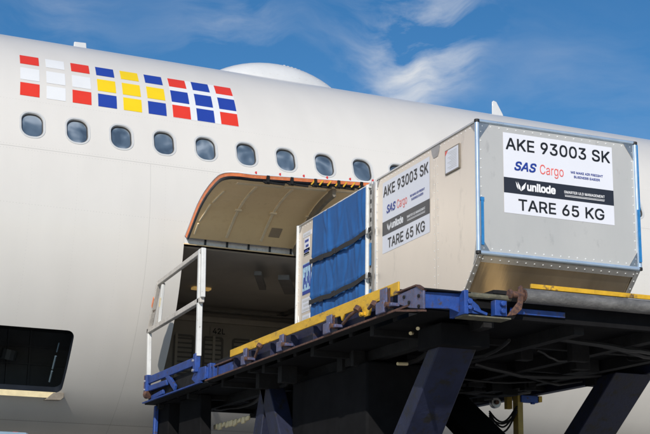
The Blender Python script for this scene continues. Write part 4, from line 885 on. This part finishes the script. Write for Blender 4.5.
b = mk(); b.prism([(-.60, -1.905), (-.53, -1.89), (-.485, -1.85), (-.468, -1.78), (-.468, -1.70), (-.485, -1.683), (-.505, -1.695), (-.512, -1.80)], 1, -1.50, -1.482); b.tube([(-.56, -1.48, -1.748), (-.45, -1.48, -1.748)], .024, 12); b.tube([(-.575, -1.48, -1.748), (-.555, -1.48, -1.748)], .036, 6)
b.build('rusty_bracket', M['rust'], ld, bevel=.004)
b = mk(); b.tube([(-.455, -1.48, -1.750), (XR-.05, -1.48, -1.750)], .050, 20); ro = b.build('front_roller', M['roller'], ld, smooth=True)
b = mk(); b.tube([(-.462, -1.48, -1.750), (-.452, -1.48, -1.750)], .043, 16); b.build('roller_hub', M['rust'], ro)
b = mk(); b.box((-.345, -1.395, -1.674), (XR-.05, -1.375, -1.642)); b.build('end_stop', M['yellow'], ld, bevel=.002)
b = mk(); b.box((-.52, -1.41, -1.865), (-.09, -1.395, -1.825)); b.build('lower_front_beam', M['blue'], ld, bevel=.003)
b = mk(); b.box((-.52, -1.39, -1.90), (XR, -1.33, -1.725)); b.box((-.86, -1.34, -1.86), (-.52, -1.30, -1.79)); b.build('front_web', M['deck_shade'], ld)
b = mk(); b.box((XR-.08, YN, -1.93), (XR, 5.9, -1.66)); b.build('far_side_frame', M['navy'], ld)
# underside: cross members, stringers, pipes
b = mk(); k = 0
for y in lin(-1.15, 5.7, 18):
    k += 1; h = -1.86-(.05 if k % 3 == 0 else .0); b.box((-1.08, y-.035, h), (XR-.09, y+.035, -1.662 if y > -.7 else -1.80))
b.each('cross_member', M['dark'], ld)
b = mk()
for x in (-.62, .1, .75, 1.35): b.box((x-.04, -1.28, -1.95), (x+.04, 5.8, -1.863 if True else 0))
b.each('stringer', M['dark'], ld)
b = mk(); b.box((-1.07, -1.28, -1.865), (XR-.10, 2.4, -1.861)); b.box((-1.07, 2.9, -1.865), (XR-.10, 5.85, -1.861)); b.build('belly_plate', M['deck_shade'], ld)
rr = random.Random(11)
b = mk()
for k in range(26):
    x = rr.uniform(-1.0, 1.2); y = rr.uniform(-1.1, 4.5); pts = []
    L_ = rr.uniform(.5, 1.6); ax = rr.random() < .5
    if ax: L_ = min(L_, 1.65-x)
    for i in range(9):
        t = i/8
        q = L_*t
        pts.append((x+(q if ax else .05*math.sin(6*t)), y+(.08*math.sin(5*t+k) if ax else q), -1.92-.05*math.sin(PI*t)-rr.uniform(0, .012)))
    b = mk(); b.tube(pts, rr.choice((.010, .014, .02)), 7); b.build('hydraulic_hose', M['black'], ld, smooth=True)['group'] = 'hoses under the deck'
b = mk()
for k in range(40):
    x = rr.uniform(-1.05, 1.6); y = rr.uniform(-1.2, 3.6); z = -1.95
    s_ = rr.uniform(.02, .07); b = mk(); b.box((x, y, z-s_), (x+rr.uniform(.04, .22), y+rr.uniform(.03, .16), z+.09)); b.build('valve_block', M['dark'], ld, bevel=.004)
b = mk()
for (x, y, z, lx, lz) in ((-.55, .35, -2.0, .10, .03), (-.85, -.52, -1.90, .03, .03), (-.95, -.85, -1.92, .02, .03), (.1, -.9, -1.92, .02, .03), (-.3, .9, -2.0, .012, .04)):
    b.tube([(x, y, z), (x+lx, y+.03, z+.008)], lz*.45, 8)
b.build('painted_sun_fleck', M['cream'], ld, smooth=True)  # cream bits stand in for flecks of sun falling through the deck
# scissor legs: parallelograms in the vertical plane along the loader, 0.16 m thick
def leg(x0, x1, pts, m, name='scissor_leg'):
    b = mk(); b.prism(pts, 0, x0, x1); return b.build(name, m, ld, bevel=.01)
def arm(x, th, top, bot, w, m):
    (y0, z0), (y1, z1) = top, bot
    d = Vector((y1-y0, z1-z0)).normalized(); n = Vector((-d.y, d.x))*w/2
    return leg(x-th/2, x+th/2, [(y0+n.x, z0+n.y), (y0-n.x, z0-n.y), (y1-n.x, z1-n.y), (y1+n.x, z1+n.y)], m)
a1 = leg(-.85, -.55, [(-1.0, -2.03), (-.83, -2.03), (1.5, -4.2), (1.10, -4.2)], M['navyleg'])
b = mk(); b.box((-.88, -1.08, -2.06), (-.50, -.70, -1.90)); b.build('scissor_head', M['deck_shade'], ld, bevel=.01)
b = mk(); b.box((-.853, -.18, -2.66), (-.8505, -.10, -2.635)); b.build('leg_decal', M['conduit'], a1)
leg(.60, 1.0, [(2.2, -1.95), (2.45, -1.95), (-1.5, -4.2), (-1.85, -4.2)], M['deck_shade'])
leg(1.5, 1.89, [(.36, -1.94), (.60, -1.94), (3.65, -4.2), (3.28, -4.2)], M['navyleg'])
leg(-1.02, -.87, [(5.45, -1.86), (5.90, -1.86), (5.98, -4.3), (5.55, -4.3)], M['deck_shade'])
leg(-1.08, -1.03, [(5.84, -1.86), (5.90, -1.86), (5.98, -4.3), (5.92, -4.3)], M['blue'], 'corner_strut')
leg(-.98, -.86, [(4.35, -1.87), (5.15, -1.87), (5.2, -4.3), (4.15, -4.3)], M['deck_shade'])
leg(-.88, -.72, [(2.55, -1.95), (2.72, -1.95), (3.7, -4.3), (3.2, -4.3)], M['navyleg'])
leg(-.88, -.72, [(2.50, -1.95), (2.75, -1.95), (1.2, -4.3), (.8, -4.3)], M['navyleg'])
b = mk(); b.box((-.65, 2.5, -4.25), (.3, 3.25, -2.0)); b.build('machinery_housing', M['deck_shade'], ld, bevel=.02)
b = mk(); b.box((-.75, .5, -4.25), (-.2, 2.2, -1.97)); b.build('engine_housing', M['deck_shade'], ld, bevel=.02)
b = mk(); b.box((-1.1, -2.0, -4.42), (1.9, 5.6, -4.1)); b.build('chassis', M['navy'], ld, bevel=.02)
for x in (-1.0, 1.8):
    for y in (-1.4, .8, 4.8):
        b = mk(); b.tube([(x-.13, y, -4.2), (x+.13, y, -4.2)], .298, 20); b.build('wheel', M['black'], ld, smooth=True)
b = mk(); b.tube([(.5, 3.61, -4.2), (.5, 3.61, -1.99)], .018, 10); 
b.v = [v for v in b.v]; b.build('hydraulic_rod', M['cyl'], ld, smooth=True)
# small items hanging at the far side
b = mk(); b.box((1.66, 2.30, -4.1), (1.72, 2.40, -1.93)); b.box((1.62, 2.44, -2.06), (1.68, 2.50, -1.93)); b.build('support_post', M['oldyellow'], ld, bevel=.004)
b = mk(); b.box((1.69, 2.28, -2.005), (1.885, 2.34, -1.935)); b.box((1.80, 2.27, -2.02), (1.84, 2.30, -2.005)); bb = b.build('junction_box', M['blue'], ld, bevel=.005)
b = mk(); b.box((1.885, 2.27, -1.995), (1.92, 2.35, -1.937)); b.build('end_cap', M['yellow'], bb)
b = mk(); b.tube([(1.70, 2.80, -1.96), (1.70, 2.86, -1.96)], .058, 24); wn = b.build('cable_drum', M['gusset'], ld, bevel=.008)
b = mk(); b.tube([(1.70, 2.78, -1.96), (1.70, 2.80, -1.96)], .022, 14); b.build('drum_hub', M['rust'], wn, smooth=True)
b = mk()
for k in range(4):
    pts = [(1.64, 2.84-.55*t, -2.05-.02*k-(.13+.03*k)*math.sin(PI*t)*(1 if k < 3 else .4)) for t in lin(0, 1, 12)]
    b.tube(pts, .010, 7)
b.build('hose_loop', M['black'], ld, smooth=True)

# side stage by the aircraft
b = mk(); b.box((XL, 3.47, -1.81), (-1.12, 3.80, -1.70)); b.prism([(3.47, -1.82), (3.80, -1.83), (3.95, -1.77), (3.80, -1.68), (3.47, -1.69)], 0, XL-.004, XL+.012)
b.bar((XL, 3.75, -1.60), (XL, 5.72, -1.592), .03, .085); b.bar((XL, 4.9, -1.70), (XL, 5.72, -1.69), .03, .06)
b.bar((XL, 4.95, -1.60), (XL, 4.55, -1.80), .028, .07); b.bar((XL+.02, 5.1, -1.78), (XL+.02, 5.6, -1.80), .03, .05)
stg = b.build('side_stage', M['blue'], ld, bevel=.005)
b = mk(); b.bar((XL, 3.6, -1.835), (XL, 5.92, -1.832), .03, .014); b.build('stage_lip', M['blue'], stg)
b = mk(); b.box((-1.18, 3.5, -1.85), (-1.0, 5.93, -1.836)); b.box((-1.16, 3.9, -1.83), (-1.1, 5.85, -1.66)); b.build('stage_plate', M['dark'], stg)
for y in (3.77, 5.73):
    b = mk(); b.box((XL-.035, y-.045, -1.72), (XL+.02, y+.045, -1.53)); sk = b.build('post_socket', M['blue'], stg, bevel=.006)
    b = mk(); b.tube([(XL-.05, y+.02, -1.60), (XL-.03, y+.02, -1.60)], .013, 8); b.tube([(XL-.05, y+.02, -1.70), (XL-.03, y+.02, -1.70)], .015, 8); b.build('socket_bolt', M['edge_alu'], sk)
b = mk(); b.tube([(XL-.03, 5.70, -1.76), (XL-.01, 5.66, -1.76)], .045, 12); b.tube([(XL, 5.86, -1.52), (XL, 5.86, -1.72)], .02, 10); b.build('stage_knob', M['rust'], stg, smooth=True)
b = mk(); T0 = (XL, 3.787, -.457)
b.bar((XL, 3.74, -1.56), (XL, 3.79, -.44), .05, .058); hr = b.build('handrail', M['white_tube'], ld, bevel=.006)
for P_, Q_, w_ in (((XL, 3.665, -.965), (XL, 3.700, -.445), .047), ((XL, 5.73, -1.56), (XL, 5.79, -1.04), .047), ((XL, 5.36, -1.02), (XL, 5.26, -.55), .034)):
    b = mk(); b.bar(P_, Q_, w_, w_); b.build('upright', M['white_tube'], hr, bevel=.006)
b = mk(); b.bar((XL, 3.70, -.462), (XL, 5.47, -.505), .042, .052); b.bar((XL, 3.68, -.985), (XL, 5.82, -1.01), .05, .055)
b.bar((XL, 5.45, -.50), (XL, 5.82, -1.03), .05, .05); b.bar((XL+.03, 5.33, -.52), (XL+.03, 5.60, -1.0), .022, .03)
b.build('handrail_bar', M['greytube'], hr, bevel=.006)
b = mk(); b.bar((XL-.028, 5.555, -.655), (XL-.028, 5.625, -.755), .004, .045); b.build('orange_reflector', M['orange'], hr)
b = mk(); b.bar((XL-.018, 5.292, -.70), (XL-.018, 5.318, -.80), .004, .042); b.build('beige_tape', M['cream'], hr)
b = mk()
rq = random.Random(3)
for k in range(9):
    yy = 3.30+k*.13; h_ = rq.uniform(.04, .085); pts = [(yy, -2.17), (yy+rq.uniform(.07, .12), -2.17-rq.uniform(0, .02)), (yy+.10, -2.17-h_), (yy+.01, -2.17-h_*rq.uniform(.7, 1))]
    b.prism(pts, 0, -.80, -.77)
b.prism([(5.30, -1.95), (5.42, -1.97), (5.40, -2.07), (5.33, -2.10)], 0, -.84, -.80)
b.each('painted_sun_patch', M['cream'], ld, bevel=.01)  # added cream pieces: sunlight on the structure below, painted as colour

# ---------------------------------------------------------------- service vehicle glimpsed low at the left edge
sv = empty('service_van', (-3.7, 4.1, -4.5)); so = Vector(sv.location)
tag(sv, 'pale blue service vehicle roof glimpsed under the hull at the lower left corner', 'van')
b = MB(so); b.prism([(3.2, -4.2), (5.2, -4.2), (5.2, -2.50), (4.9, -2.42), (3.5, -2.42), (3.2, -2.60)], 0, -5.6, -2.87); bo = b.build('body', M['carblue'], sv, bevel=.05)
b = MB(so); b.box((-2.98, 3.9, -2.42), (-2.92, 3.98, -2.385)); b.each('marker_lamp', M['red'], sv, bevel=.008)
b = MB(so)
for x in (-5.1, -3.4):
    for y in (3.22, 5.0): b.tube([(x, y-.1+.0, -4.18), (x, y+.1, -4.18)], .318, 18)
b.build('wheel', M['black'], sv, smooth=True)
b = MB(so); b.box((-5.3, 3.19, -3.3), (-3.2, 3.198, -2.8)); b.build('window', M['pane'], sv)

# ---------------------------------------------------------------- camera
cd = bpy.data.cameras.new('camera'); cam = bpy.data.objects.new('camera', cd); COL.objects.link(cam)
cd.sensor_width = 36; cd.lens = 1336.5874/650*36; cd.clip_start = .1; cd.clip_end = 2000
yaw, pit, rol = .3785, .2433, .0148
fw = Vector((math.sin(yaw)*math.cos(pit), math.cos(yaw)*math.cos(pit), math.sin(pit)))
r_ = fw.cross(Vector((0, 0, 1))).normalized(); u_ = r_.cross(fw)
r2 = math.cos(rol)*r_+math.sin(rol)*u_; u2 = -math.sin(rol)*r_+math.cos(rol)*u_
m = Matrix((r2, u2, -fw)).transposed().to_4x4(); m.translation = Vector((-5.0153, -9.2722, -3.4354))
cam.matrix_world = m; SC.camera = cam

# ---------------------------------------------------------------- light
EL, AZ = math.radians(30), math.radians(30)
S = Vector((-math.sin(AZ)*math.cos(EL), -math.cos(AZ)*math.cos(EL), math.sin(EL)))
sl = bpy.data.lights.new('sun', 'SUN'); sl.energy = 3.75; sl.angle = math.radians(.5); sl.color = (1, .94, .85)
so_ = bpy.data.objects.new('sun', sl); COL.objects.link(so_); so_.rotation_euler = S.to_track_quat('Z', 'Y').to_euler(); so_.location = (-6, -8, 12)

w = bpy.data.worlds.new('World'); SC.world = w; w.use_nodes = True
nt = w.node_tree; N = nt.nodes; L = nt.links; bg = N['Background']
sky = N.new('ShaderNodeTexSky'); sky.sky_type = 'NISHITA'; sky.sun_disc = False; sky.sun_elevation = EL; sky.sun_rotation = math.radians(180)+AZ
sky.air_density = 1.0; sky.dust_density = .2; sky.ozone_density = 3.0; sky.altitude = 100
tc = N.new('ShaderNodeTexCoord'); nrm = N.new('ShaderNodeVectorMath'); nrm.operation = 'NORMALIZE'; L.new(tc.outputs['Generated'], nrm.inputs[0])
D = nrm.outputs['Vector']
def wm(op, a, b=None, c=None, clamp=False):
    n = N.new('ShaderNodeMath'); n.operation = op; n.use_clamp = clamp
    for i, x in enumerate((a, b, c)):
        if x is None: continue
        if isinstance(x, (int, float)): n.inputs[i].default_value = x
        else: L.new(x, n.inputs[i])
    return n.outputs[0]
# warp the direction a little
nw = N.new('ShaderNodeTexNoise'); nw.inputs['Scale'].default_value = 7; nw.inputs['Detail'].default_value = 3; L.new(D, nw.inputs['Vector'])
ws = N.new('ShaderNodeVectorMath'); ws.operation = 'SUBTRACT'; L.new(nw.outputs['Color'], ws.inputs[0]); ws.inputs[1].default_value = (.5, .5, .5)
wk = N.new('ShaderNodeVectorMath'); wk.operation = 'SCALE'; wk.inputs['Scale'].default_value = .10; L.new(ws.outputs[0], wk.inputs[0])
wa = N.new('ShaderNodeVectorMath'); wa.operation = 'ADD'; L.new(D, wa.inputs[0]); L.new(wk.outputs[0], wa.inputs[1])
# wisps stretched along one tilted heading
mp = N.new('ShaderNodeMapping'); mp.inputs['Rotation'].default_value = (0, math.radians(14), math.radians(-22)); mp.inputs['Scale'].default_value = (5, 9, 20); L.new(wa.outputs[0], mp.inputs['Vector'])
n1 = N.new('ShaderNodeTexNoise'); n1.inputs['Scale'].default_value = 1.0; n1.inputs['Detail'].default_value = 9; n1.inputs['Roughness'].default_value = .58; L.new(mp.outputs[0], n1.inputs['Vector'])
# banks of cloud at chosen headings of the sky
banks = [((.1538, .913, .3779), .04, .35), ((.266, .894, .360), .045, .60), ((.3461, .8652, .3628), .035, .15), ((.4167, .8244, .383), .04, 1.2), ((.385, .838, .388), .03, .45),
         ((.397, .8516, .3423), .032, 1.9), ((.4365, .8314, .3439), .02, .7), ((.5004, .7965, .3394), .03, .12), ((.4792, .8187, .3163), .02, .15), ((.5405, .7808, .3132), .05, .15),
         ((-.35, .80, .45), .25, .8), ((.9, .2, .35), .3, .8), ((-.7, -.6, .35), .35, .9), ((.3, -.9, .3), .3, .8), ((-.95, .1, .25), .25, .7)]
tot = None
for d, rad, amp in banks:
    v = Vector(d).normalized(); dn = N.new('ShaderNodeVectorMath'); dn.operation = 'DISTANCE'; L.new(wa.outputs[0], dn.inputs[0]); dn.inputs[1].default_value = v
    q = wm('DIVIDE', dn.outputs['Value'], rad); q = wm('MULTIPLY', wm('POWER', q, 2.0), -1.0); e = wm('MULTIPLY', wm('EXPONENT', q), amp)
    tot = e if tot is None else wm('ADD', tot, e)
r1 = N.new('ShaderNodeMapRange'); r1.inputs['From Min'].default_value = .45; r1.inputs['From Max'].default_value = .76; L.new(n1.outputs['Fac'], r1.inputs['Value'])
base = wm('MULTIPLY', r1.outputs['Result'], wm('ADD', tot, .015))
cl = wm('MULTIPLY', base, 1.0, clamp=True)
mx = N.new('ShaderNodeMix'); mx.data_type = 'RGBA'; L.new(cl, mx.inputs['Factor'])
hs = N.new('ShaderNodeHueSaturation'); hs.inputs['Saturation'].default_value = 1.30; hs.inputs['Value'].default_value = 1.0; L.new(sky.outputs['Color'], hs.inputs['Color'])
L.new(hs.outputs['Color'], mx.inputs['A']); mx.inputs['B'].default_value = (6.6, 7.0, 7.6, 1)
L.new(mx.outputs['Result'], bg.inputs['Color']); bg.inputs['Strength'].default_value = .10

SC.view_settings.view_transform = 'Standard'; SC.view_settings.look = 'None'; SC.view_settings.exposure = 0; SC.view_settings.gamma = 1
SC.view_settings.use_curve_mapping = False
